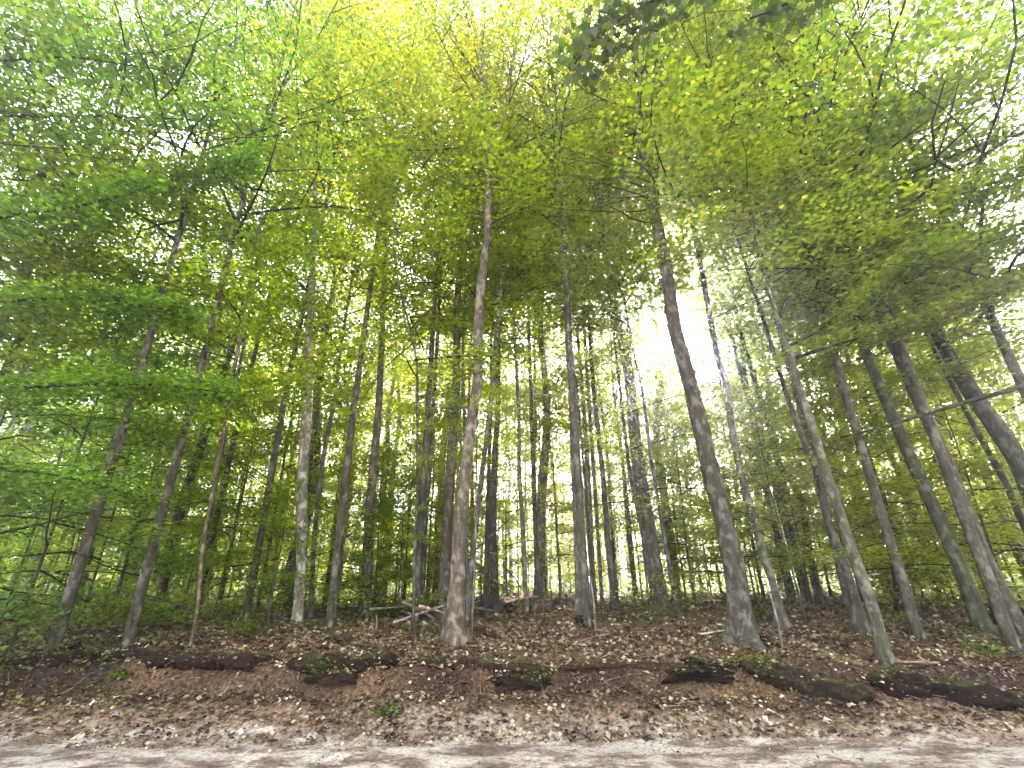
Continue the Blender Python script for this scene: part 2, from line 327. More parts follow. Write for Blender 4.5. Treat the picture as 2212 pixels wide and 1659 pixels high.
def traced(label, pts, H=18., depth=None, crown=('c', None), cr=1.0, tint=(1, 1, 1), lc=(1, 1, 1), flare=1.35, name='tree', forks=(), branches=(), ch=None, wmul=.86, group=None, low=None):
    u0, v0, _ = pts[0]; silhouette = (.3, .28, .25)  # dark branch colour imitates backlit silhouettes
    if depth is None:
        g0 = ground_hit(u0, v0); Y = min(g0.y, 13.0 + (u0 % 7) * .35)
    else: Y = depth
    P, R = back(pts, Y); R = [r * wmul for r in R]
    g = hz(P[0][0], P[0][1])
    if depth is not None or P[0][2] > g:
        if len(P) > 1:    # extend stem down to the ground along its own line
            a = np.array(P[0]); b = np.array(P[1]); k = (g - a[2]) / (b[2] - a[2]) if b[2] != a[2] else 0
            if k < -.01: P.insert(0, tuple(a + (b - a) * max(k, -3))); R.insert(0, R[0] * 1.05)
    root = empty(name, (P[0][0], P[0][1], hz(P[0][0], P[0][1])))
    P.insert(0, (P[0][0], P[0][1], root.location.z - .25)); R.insert(0, R[0])
    # upward continuation
    a = np.array(P[-2]); b = np.array(P[-1]); dirn = (b - a) / np.linalg.norm(b - a); dirn = dirn * .5 + np.array([0, 0, 1]) * .5; dirn /= np.linalg.norm(dirn)
    zt = root.location.z + H; zl = P[-1][2]; Rl = R[-1]
    if zt > zl + .5:
        for f in (.25, .5, .75, 1):
            P.append(tuple(b + dirn * (zt - zl) * f / dirn[2] + np.array([rng.normal(0, .08), rng.normal(0, .08), 0]))); R.append(max(.008, Rl * (1 - .9 * f)))
    Q, r = resample(P, R, .2)
    hgt = Q[:, 2] - root.location.z
    r = r * (1 + (flare - 1) * np.exp(-np.maximum(0, hgt) / .16) + .12 * (flare - 1) * np.exp(-np.maximum(0, hgt) / .6))
    W = Wood(); W.tube(Q - np.array(root.location), r, 14 if r.max() > .1 else 8, rough=.07 if r.max() > .07 else 0, lobes=4 if flare > 1.3 else 0)
    for fk in forks:
        Pf, Rf = back(fk, Y); Qf, rf = resample(Pf, Rf, .3); W.tube(Qf - np.array(root.location), rf, 8)
    link('trunk', W.mesh('trunk', BARK), root, tint)
    for bpts, dy, sp in branches:
        Pb = []; Rb = []
        for i, (u, v, wd) in enumerate(bpts):
            d = ray(u, v); t = (Y + dy * i / (len(bpts) - 1)) / d.y; p = d * t; Pb.append((p.x, p.y, p.z + EYE)); Rb.append(.5 * wd / FPX * t)
        Qb, rb = resample(Pb, Rb, .25); Wb = Wood(); Wb.tube(Qb - np.array(root.location), rb, 6)
        bo = link('branch', Wb.mesh('branch', BARK), root, silhouette)
        if sp:
            L = pad(Qb - np.array(root.location), sp, .55, .06, .25); V, Fq = leaves(L, .09, .35); link('foliage', mesh_np('foliage', V, Fq, LEAF), bo, lc)
    top = Q[-1]; hc = ch if ch is not None else H * .5
    i = int(np.argmin(np.abs(hgt - hc))); kind, idx = crown; nat = 9. if kind == 'c' else 5.
    if kind:
        idx = idx if idx is not None else int(rng.integers(0, 6)); add_crown(root, Q[i], top, kind, idx, cr, lc, tint, nat)
    if low is None and H >= 16: low = [(H * rng.uniform(.38, .5), H * .66, 1.2)] if rng.random() < .45 else []
    if low: # extra layered sprays lower on the stem
        for (h0, h1, rr) in low:
            i0 = int(np.argmin(np.abs(hgt - h0))); i1 = int(np.argmin(np.abs(hgt - h1))); add_crown(root, Q[i0], Q[i1], 'u', int(rng.integers(0, 6)), rr, lc, tint, 5.)
    tag(root, label, 'tree' if name != 'sapling' else 'sapling', group)
    return root, Q, r
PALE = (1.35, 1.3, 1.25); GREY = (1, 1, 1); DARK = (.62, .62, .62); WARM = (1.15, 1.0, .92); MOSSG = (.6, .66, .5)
G1 = 'tall trees along the forest edge'; G2 = 'thin young trees between the big trunks'
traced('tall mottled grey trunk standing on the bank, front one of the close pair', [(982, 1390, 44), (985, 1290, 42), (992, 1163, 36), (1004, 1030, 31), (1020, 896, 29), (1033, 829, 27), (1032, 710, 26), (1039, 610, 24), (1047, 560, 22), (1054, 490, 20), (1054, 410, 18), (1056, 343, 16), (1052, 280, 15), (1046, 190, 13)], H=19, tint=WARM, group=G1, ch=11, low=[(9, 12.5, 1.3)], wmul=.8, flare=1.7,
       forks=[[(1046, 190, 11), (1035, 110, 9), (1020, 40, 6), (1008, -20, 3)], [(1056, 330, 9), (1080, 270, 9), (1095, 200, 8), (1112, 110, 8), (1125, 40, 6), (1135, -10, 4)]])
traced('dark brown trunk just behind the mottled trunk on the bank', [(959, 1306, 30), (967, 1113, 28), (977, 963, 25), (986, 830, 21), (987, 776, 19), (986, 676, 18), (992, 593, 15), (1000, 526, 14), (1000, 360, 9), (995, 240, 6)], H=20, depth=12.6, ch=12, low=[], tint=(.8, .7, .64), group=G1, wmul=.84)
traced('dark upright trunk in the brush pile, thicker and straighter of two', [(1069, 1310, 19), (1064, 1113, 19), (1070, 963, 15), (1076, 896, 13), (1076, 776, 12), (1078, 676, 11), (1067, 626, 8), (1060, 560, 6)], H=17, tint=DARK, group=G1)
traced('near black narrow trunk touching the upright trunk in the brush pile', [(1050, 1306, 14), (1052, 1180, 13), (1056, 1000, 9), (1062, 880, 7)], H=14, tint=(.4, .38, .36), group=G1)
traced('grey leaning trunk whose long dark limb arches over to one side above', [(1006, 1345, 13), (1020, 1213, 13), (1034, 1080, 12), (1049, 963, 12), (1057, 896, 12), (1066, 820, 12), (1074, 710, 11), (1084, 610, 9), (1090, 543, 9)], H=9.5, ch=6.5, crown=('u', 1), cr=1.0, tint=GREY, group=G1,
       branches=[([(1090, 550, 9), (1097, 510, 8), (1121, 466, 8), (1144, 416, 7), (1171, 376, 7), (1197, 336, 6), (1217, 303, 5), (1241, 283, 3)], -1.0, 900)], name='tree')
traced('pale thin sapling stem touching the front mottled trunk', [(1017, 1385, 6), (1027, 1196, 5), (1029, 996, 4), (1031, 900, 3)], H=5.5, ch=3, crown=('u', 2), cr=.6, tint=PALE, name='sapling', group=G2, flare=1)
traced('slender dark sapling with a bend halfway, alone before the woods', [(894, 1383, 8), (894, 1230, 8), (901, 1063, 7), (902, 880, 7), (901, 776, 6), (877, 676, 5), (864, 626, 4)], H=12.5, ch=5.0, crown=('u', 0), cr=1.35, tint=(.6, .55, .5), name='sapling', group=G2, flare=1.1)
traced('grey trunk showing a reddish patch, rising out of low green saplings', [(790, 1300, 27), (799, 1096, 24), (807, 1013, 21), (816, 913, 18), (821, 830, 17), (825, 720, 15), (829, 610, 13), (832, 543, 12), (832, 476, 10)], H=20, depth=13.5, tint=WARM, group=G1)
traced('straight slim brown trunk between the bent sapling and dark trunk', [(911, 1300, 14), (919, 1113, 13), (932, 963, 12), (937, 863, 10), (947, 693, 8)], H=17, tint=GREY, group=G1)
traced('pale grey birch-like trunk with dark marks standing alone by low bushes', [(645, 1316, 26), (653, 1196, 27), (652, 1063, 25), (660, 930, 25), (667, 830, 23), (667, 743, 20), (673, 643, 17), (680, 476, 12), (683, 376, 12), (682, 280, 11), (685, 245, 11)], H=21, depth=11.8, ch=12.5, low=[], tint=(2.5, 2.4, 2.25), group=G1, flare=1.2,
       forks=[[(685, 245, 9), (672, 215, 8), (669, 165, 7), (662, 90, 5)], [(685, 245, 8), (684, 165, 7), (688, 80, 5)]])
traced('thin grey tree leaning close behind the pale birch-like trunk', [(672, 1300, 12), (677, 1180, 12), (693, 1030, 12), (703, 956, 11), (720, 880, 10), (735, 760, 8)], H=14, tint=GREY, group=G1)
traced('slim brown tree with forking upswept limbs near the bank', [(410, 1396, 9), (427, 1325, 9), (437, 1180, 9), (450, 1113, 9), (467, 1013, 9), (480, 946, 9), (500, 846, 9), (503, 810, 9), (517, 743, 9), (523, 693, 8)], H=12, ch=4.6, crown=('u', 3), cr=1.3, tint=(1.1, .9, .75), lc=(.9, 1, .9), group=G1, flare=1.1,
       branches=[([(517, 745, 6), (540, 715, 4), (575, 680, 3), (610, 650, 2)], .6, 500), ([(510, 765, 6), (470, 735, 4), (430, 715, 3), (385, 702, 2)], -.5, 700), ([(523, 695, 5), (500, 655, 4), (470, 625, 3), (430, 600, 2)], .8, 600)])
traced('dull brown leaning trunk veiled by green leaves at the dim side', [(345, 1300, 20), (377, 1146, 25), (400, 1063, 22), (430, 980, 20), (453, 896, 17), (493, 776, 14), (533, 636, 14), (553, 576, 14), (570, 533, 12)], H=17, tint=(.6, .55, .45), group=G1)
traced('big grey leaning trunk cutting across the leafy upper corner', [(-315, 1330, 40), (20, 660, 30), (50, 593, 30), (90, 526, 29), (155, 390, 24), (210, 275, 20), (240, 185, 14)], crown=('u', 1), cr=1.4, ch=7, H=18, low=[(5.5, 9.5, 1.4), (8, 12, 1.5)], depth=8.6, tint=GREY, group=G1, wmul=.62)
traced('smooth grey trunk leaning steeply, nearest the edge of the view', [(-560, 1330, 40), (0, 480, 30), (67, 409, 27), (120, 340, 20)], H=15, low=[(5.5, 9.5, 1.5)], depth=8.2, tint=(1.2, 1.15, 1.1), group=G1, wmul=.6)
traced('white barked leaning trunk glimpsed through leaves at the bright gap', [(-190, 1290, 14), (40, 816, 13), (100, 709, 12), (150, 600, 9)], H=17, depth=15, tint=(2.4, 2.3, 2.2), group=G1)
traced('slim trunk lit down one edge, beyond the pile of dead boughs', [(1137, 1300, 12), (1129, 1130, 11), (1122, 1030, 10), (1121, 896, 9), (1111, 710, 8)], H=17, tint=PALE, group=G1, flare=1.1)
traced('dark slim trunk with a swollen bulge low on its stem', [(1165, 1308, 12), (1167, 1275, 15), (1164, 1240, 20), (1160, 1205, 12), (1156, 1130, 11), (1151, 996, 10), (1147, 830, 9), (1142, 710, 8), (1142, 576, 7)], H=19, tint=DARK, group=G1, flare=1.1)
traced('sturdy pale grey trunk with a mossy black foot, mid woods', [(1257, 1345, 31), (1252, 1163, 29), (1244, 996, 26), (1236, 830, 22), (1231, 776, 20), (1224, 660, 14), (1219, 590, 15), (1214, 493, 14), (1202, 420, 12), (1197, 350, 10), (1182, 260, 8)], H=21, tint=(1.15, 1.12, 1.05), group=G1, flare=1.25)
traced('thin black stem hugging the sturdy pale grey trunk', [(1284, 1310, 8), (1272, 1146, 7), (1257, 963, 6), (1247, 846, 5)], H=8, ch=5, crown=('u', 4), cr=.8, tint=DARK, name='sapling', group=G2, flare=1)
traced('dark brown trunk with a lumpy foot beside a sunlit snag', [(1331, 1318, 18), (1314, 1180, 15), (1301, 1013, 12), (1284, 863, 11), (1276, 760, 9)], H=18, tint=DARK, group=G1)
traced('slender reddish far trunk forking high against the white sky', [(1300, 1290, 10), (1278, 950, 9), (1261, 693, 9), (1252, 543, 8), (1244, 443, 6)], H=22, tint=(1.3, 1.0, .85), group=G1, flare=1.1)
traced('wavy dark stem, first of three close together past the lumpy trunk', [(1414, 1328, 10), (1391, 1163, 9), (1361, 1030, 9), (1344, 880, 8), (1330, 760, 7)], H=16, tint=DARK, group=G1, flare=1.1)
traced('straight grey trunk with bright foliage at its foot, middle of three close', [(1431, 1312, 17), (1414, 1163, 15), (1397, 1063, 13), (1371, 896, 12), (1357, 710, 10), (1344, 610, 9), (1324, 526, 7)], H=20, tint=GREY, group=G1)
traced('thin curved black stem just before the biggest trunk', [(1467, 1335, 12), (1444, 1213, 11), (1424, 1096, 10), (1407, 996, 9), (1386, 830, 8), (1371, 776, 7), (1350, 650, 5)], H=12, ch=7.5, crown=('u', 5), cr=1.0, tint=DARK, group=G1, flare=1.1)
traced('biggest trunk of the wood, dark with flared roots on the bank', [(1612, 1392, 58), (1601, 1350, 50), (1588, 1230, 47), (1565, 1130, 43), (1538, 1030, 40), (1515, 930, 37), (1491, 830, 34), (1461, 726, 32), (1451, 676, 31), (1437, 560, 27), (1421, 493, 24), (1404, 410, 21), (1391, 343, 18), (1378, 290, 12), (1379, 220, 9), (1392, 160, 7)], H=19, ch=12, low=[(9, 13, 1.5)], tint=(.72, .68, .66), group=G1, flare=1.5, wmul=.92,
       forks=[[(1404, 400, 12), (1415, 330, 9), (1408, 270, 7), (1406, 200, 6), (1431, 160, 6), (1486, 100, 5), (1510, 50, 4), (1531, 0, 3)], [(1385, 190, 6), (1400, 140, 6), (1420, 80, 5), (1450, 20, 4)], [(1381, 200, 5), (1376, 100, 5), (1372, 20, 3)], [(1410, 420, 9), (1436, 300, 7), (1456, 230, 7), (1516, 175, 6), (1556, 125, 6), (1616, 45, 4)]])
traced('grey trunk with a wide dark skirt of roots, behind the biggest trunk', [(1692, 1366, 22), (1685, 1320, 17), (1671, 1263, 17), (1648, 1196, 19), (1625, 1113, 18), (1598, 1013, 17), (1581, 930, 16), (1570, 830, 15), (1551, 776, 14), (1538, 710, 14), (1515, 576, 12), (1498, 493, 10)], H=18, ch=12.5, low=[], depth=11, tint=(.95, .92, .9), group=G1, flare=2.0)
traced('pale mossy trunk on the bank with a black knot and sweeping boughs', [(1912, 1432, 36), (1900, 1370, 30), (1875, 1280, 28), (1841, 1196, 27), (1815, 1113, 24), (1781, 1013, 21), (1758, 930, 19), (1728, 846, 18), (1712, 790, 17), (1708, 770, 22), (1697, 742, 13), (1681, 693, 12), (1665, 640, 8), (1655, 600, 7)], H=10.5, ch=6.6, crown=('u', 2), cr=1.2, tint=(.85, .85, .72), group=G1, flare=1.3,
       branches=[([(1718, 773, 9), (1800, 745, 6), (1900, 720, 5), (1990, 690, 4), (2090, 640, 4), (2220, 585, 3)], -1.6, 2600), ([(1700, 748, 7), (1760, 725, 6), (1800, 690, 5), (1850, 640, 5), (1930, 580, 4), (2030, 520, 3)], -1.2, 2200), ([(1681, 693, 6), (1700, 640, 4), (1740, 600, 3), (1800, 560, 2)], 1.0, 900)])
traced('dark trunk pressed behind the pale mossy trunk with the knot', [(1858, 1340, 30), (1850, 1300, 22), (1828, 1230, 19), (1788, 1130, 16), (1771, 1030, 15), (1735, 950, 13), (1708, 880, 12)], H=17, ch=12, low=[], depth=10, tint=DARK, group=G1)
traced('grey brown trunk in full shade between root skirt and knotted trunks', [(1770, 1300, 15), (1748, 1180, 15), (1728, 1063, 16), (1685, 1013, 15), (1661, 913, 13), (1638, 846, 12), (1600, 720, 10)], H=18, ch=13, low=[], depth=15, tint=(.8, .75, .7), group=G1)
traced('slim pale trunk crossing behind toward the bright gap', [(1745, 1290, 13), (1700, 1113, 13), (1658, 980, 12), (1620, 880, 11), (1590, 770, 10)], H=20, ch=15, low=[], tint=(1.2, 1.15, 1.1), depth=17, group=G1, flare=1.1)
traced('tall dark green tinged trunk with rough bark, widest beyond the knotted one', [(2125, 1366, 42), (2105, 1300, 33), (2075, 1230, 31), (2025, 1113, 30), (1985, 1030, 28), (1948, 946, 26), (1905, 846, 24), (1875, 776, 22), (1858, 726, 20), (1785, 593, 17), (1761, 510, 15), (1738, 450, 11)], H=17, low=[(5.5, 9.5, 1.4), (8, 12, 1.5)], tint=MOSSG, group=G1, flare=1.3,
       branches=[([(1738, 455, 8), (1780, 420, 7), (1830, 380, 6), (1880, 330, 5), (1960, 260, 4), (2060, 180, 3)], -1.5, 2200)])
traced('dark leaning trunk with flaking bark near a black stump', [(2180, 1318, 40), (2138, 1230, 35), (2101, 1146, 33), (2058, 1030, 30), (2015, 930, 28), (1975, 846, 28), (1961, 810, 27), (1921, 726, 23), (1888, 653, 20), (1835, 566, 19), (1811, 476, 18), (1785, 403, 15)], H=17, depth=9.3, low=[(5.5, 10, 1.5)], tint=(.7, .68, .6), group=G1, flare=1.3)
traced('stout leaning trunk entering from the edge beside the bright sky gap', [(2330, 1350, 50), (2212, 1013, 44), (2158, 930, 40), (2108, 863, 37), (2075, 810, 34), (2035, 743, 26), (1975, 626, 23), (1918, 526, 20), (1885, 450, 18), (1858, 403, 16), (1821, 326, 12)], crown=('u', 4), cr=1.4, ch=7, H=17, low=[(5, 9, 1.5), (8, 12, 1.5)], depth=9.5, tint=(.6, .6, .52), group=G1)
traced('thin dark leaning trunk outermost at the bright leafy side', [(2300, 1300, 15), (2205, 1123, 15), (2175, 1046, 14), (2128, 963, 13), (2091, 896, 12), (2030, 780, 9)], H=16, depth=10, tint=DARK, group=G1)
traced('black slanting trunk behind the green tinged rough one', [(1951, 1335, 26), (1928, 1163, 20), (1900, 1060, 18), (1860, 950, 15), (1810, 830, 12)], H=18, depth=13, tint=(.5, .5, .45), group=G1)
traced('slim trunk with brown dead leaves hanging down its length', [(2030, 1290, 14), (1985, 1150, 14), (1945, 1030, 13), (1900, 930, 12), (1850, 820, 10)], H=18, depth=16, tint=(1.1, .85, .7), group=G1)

# boughs reaching in from a tree standing outside the view
def outside_tree(label, x, y, H, rb, boughs, lc=(1, 1, 1), big=False, crown=True, tint=GREY, maple=False):
    root = empty('tree', (x, y, hz(x, y))); o = np.array(root.location)
    P = [(0, 0, -.3), (.05, 0, 1), (.1, .1, H * .3), (0, .1, H * .6), (.1, 0, H)]; W = Wood(); Q, r = resample(P, [rb * 1.2, rb, rb * .85, rb * .6, .02]); W.tube(Q, r, 10, rough=.06)
    link('trunk', W.mesh('trunk', BARK), root, tint)
    for pts, n, sz, wd in boughs:
        Pb = []
        for u, v, dep in pts:
            d = ray(u, v); p = d * (dep / d.y); Pb.append(np.array((p.x, p.y, p.z + EYE)) - o)
        z = Pb[0][2] * .8; Pb.insert(0, np.array([0, 0, z]))
        Qb, rb_ = resample(Pb, np.linspace(.05, .010, len(Pb)), .25); Wb = Wood(); Wb.tube(Qb, rb_, 6)
        bo = link('branch', Wb.mesh('branch', BARK), root, (.25, .24, .2))  # bough colour darkened like a silhouette against the sky
        L = pad(Qb, n, wd, .12, .3)
        if maple:
            V, Fq = maple_leaves(L, sz); link('foliage', mesh_np('foliage', V, Fq, LEAF), bo, lc)
        else:
            V, Fq = leaves(L, sz, .35); link('foliage', mesh_np('foliage', V, Fq, LEAF), bo, lc)
    if crown: add_crown(root, Vector(root.location) + Vector((0, 0, H * .5)), Vector(root.location) + Vector((0, 0, H)), 'c', 2, 1.0, lc, tint, 9.)
    tag(root, label, 'tree', 'trees at the edges whose boughs reach in'); return root
def maple_leaves(Cn, size):
    n = len(Cn); out = np.array([(0, -.5), (.12, -.28), (.42, -.3), (.3, -.08), (.5, .12), (.2, .12), (.16, .3), (0, .55), (-.16, .3), (-.2, .12), (-.5, .12), (-.3, -.08), (-.42, -.3), (-.12, -.28)])
    az = rng.uniform(0, 6.28, n); D = np.stack([np.cos(az), np.sin(az), rng.normal(-.5, .4, n)], 1); D /= np.linalg.norm(D, axis=1)[:, None]
    N = np.stack([rng.normal(0, .6, n), rng.normal(0, .6, n), np.ones(n)], 1); S = np.cross(D, N); S /= np.linalg.norm(S, axis=1)[:, None]
    s = (size * rng.uniform(.7, 1.2, n))[:, None, None]
    V = Cn[:, None] + s * (S[:, None] * out[None, :, 0, None] + D[:, None] * out[None, :, 1, None]); V = V.reshape(-1, 3)
    return V, np.arange(n * 14).reshape(n, 14)
outside_tree('maple whose dark lobed leaves hang down over the top of the view', 2.6, 1.0, 13, .16,
    [([(1700, -250, 3.6), (1500, -60, 3.7), (1400, 10, 3.8), (1300, 60, 3.9), (1240, 140, 4.0)], 900, .15, .55), ([(1900, -250, 3.4), (1750, -40, 3.6), (1700, 20, 3.7), (1620, 40, 3.8)], 500, .14, .5)], lc=(.32, .42, .4), maple=True, crown=False)
outside_tree('beech at the edge whose bare dark bough crosses before the leaning trunks', 11.5, 4.6, 14, .15,
    [([(2330, 800, 6.0), (2212, 835, 6.2), (2100, 865, 6.4), (2030, 885, 6.6), (1900, 925, 6.8), (1815, 945, 7.0)], 60, .07, .3), ([(2500, 200, 6.2), (2350, 260, 6.5), (2150, 300, 7), (1950, 380, 7.4), (1790, 470, 7.6), (1660, 530, 7.8)], 3600, .085, .8),
     ([(2700, -150, 6.4), (2450, -60, 6.6), (2250, 20, 6.9), (2050, 90, 7.2)], 3600, .08, .9), ([(2600, 350, 5.6), (2400, 330, 6), (2200, 380, 6.4), (2040, 430, 6.8)], 3000, .08, .7),
     ([(2600, 0, 6), (2400, 60, 6.3), (2200, 130, 6.6), (2000, 220, 7), (1800, 300, 7.4)], 3600, .085, .8), ([(2500, 480, 6), (2350, 470, 6.3), (2150, 520, 6.8), (1980, 560, 7.2)], 2400, .085, .6)], lc=(.72, .85, .8))
outside_tree('shady beech at the edge with broad dark green layered boughs', -10.5, 4.8, 13, .15,
    [([(-250, 500, 6), (0, 470, 6.4), (200, 440, 6.8), (400, 380, 7.4), (560, 340, 7.8)], 4200, .085, .7), ([(-250, 700, 6), (0, 650, 6.3), (200, 640, 6.8), (420, 680, 7.4)], 3600, .085, .6),
     ([(-300, 850, 6), (-100, 850, 6.2), (150, 830, 6.8), (350, 830, 7.4), (500, 850, 7.8)], 3600, .085, .6), ([(-250, 300, 6), (0, 250, 6.3), (200, 250, 6.8), (480, 260, 7.6)], 2600, .085, .7),
     ([(-350, -100, 6.6), (-100, -40, 6.8), (100, 30, 7), (300, 80, 7.3)], 3600, .08, .9), ([(-350, 180, 6), (-100, 140, 6.2), (150, 120, 6.6), (400, 160, 7)], 3600, .08, .8),
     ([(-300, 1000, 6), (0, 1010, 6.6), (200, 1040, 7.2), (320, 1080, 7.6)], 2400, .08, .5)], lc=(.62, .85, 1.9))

# ------------------------------------------------------------------ understory trees with layered sprays (individual placement)
def understory(x, y, H, ch, rad, lc, label, group, name='sapling', r0=.03, lean=0.0, kind='u', idx=None):
    z = hz(x, y); root = empty(name, (x, y, z)); W = Wood()
    P = np.array([(0, 0, -.15), (rng.normal(0, .04), 0, H * .25), (lean * .5 * H + rng.normal(0, .1), rng.normal(0, .1), H * .6), (lean * H, 0, H)])
    Q, r = resample(P, [r0 * 1.2, r0, r0 * .6, .006], .4); W.tube(Q, r, 6); link('trunk', W.mesh('trunk', BARK), root, (.75, .7, .65))
    idx = int(rng.integers(0, 6)) if idx is None else idx; i = int(len(Q) * ch / H)
    add_crown(root, Vector(Q[min(i, len(Q) - 3)]) + root.location, Vector(Q[-1]) + root.location, kind, idx, rad, lc, (.75, .7, .65), 5. if kind == 'u' else 9.)
    tag(root, label, 'sapling' if name == 'sapling' else 'tree', group); return root
def at(u, Y):       # x for an image column at depth Y, on the forest floor
    d = ray(u, 1290); return d.x * Y / d.y
GU = 'young trees with layered leafy sprays'
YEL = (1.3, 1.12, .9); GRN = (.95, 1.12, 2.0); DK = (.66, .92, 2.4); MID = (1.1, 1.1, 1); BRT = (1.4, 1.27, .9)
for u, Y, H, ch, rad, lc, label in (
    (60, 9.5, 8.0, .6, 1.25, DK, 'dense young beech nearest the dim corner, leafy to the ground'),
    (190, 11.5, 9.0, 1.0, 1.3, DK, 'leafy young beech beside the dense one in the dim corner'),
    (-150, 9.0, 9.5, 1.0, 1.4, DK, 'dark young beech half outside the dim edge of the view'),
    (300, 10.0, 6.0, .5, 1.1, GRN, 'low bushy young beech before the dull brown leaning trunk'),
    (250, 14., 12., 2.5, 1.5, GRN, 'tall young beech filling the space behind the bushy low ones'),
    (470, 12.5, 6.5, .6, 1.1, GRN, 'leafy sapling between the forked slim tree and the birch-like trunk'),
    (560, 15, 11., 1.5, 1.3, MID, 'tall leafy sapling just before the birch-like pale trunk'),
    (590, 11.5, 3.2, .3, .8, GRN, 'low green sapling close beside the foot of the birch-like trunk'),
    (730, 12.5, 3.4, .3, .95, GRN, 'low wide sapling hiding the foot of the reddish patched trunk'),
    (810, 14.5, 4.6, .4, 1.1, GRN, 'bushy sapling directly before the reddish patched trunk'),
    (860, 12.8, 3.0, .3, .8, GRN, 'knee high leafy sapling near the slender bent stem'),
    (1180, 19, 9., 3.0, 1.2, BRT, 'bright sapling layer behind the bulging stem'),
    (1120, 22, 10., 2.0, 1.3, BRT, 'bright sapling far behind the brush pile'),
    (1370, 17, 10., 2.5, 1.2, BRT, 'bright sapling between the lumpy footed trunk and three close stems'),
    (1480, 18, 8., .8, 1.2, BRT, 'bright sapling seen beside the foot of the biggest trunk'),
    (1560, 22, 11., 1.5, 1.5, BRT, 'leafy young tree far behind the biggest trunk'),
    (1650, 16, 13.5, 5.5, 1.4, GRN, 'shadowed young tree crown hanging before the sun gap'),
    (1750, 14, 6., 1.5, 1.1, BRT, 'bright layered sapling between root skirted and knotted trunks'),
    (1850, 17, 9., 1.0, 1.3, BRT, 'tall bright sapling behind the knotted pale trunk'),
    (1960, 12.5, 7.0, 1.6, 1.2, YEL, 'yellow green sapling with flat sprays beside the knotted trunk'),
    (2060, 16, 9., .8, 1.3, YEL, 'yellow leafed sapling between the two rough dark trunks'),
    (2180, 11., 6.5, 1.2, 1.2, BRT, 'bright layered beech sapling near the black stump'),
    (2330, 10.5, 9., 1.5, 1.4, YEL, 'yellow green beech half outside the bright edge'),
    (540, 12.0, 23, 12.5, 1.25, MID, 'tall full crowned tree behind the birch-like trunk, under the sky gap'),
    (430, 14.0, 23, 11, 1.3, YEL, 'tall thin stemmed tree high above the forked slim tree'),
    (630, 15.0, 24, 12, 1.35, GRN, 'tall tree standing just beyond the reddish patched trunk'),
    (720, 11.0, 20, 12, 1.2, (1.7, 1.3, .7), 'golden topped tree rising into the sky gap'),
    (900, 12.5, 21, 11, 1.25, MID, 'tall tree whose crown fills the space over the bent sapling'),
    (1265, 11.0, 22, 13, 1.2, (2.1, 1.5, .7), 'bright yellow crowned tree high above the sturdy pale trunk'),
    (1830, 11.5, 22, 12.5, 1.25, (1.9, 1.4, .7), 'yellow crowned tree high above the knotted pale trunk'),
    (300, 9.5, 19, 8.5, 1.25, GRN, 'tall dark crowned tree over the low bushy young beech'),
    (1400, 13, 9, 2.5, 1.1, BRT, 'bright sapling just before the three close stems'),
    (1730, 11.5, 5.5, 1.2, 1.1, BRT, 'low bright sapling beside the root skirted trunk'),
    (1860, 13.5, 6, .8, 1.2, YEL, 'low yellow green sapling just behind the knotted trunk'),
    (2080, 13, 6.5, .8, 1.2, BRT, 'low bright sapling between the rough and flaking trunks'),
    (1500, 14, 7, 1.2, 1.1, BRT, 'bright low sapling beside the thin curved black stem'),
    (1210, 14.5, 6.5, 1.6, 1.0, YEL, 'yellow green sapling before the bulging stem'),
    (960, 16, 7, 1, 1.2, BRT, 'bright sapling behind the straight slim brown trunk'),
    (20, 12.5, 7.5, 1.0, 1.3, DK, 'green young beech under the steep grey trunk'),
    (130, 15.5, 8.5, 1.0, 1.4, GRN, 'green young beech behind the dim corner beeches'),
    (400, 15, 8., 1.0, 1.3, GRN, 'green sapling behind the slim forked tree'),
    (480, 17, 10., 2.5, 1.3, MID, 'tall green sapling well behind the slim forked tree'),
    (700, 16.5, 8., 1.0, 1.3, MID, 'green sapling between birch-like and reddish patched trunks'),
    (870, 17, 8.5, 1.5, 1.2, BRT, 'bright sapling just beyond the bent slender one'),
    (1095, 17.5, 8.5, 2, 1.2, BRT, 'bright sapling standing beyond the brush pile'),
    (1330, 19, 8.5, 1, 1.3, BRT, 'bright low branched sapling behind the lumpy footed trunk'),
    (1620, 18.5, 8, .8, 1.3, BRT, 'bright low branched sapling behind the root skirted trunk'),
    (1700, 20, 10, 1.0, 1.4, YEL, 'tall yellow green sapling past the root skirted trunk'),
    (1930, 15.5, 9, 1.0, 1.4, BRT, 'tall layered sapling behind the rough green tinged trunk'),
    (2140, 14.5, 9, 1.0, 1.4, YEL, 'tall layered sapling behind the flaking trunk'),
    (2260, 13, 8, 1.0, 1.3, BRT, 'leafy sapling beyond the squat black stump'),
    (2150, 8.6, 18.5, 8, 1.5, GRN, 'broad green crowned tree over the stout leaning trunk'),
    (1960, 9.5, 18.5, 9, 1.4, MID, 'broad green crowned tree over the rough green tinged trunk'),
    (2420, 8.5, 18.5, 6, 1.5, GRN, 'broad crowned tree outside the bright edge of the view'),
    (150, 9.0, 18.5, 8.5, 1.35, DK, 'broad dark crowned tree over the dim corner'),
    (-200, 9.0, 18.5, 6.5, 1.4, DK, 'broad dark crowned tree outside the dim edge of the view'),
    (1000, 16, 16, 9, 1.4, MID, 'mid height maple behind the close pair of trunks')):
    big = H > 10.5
    understory(at(u, Y), Y, H, ch, rad, lc, label, GU if H < 18 else 'tall trees whose crowns fill the upper view', 'tree' if big else 'sapling', .085 if H > 18 else .05 if big else .025, rng.normal(0, .012), 'c' if H > 18 else 'u')

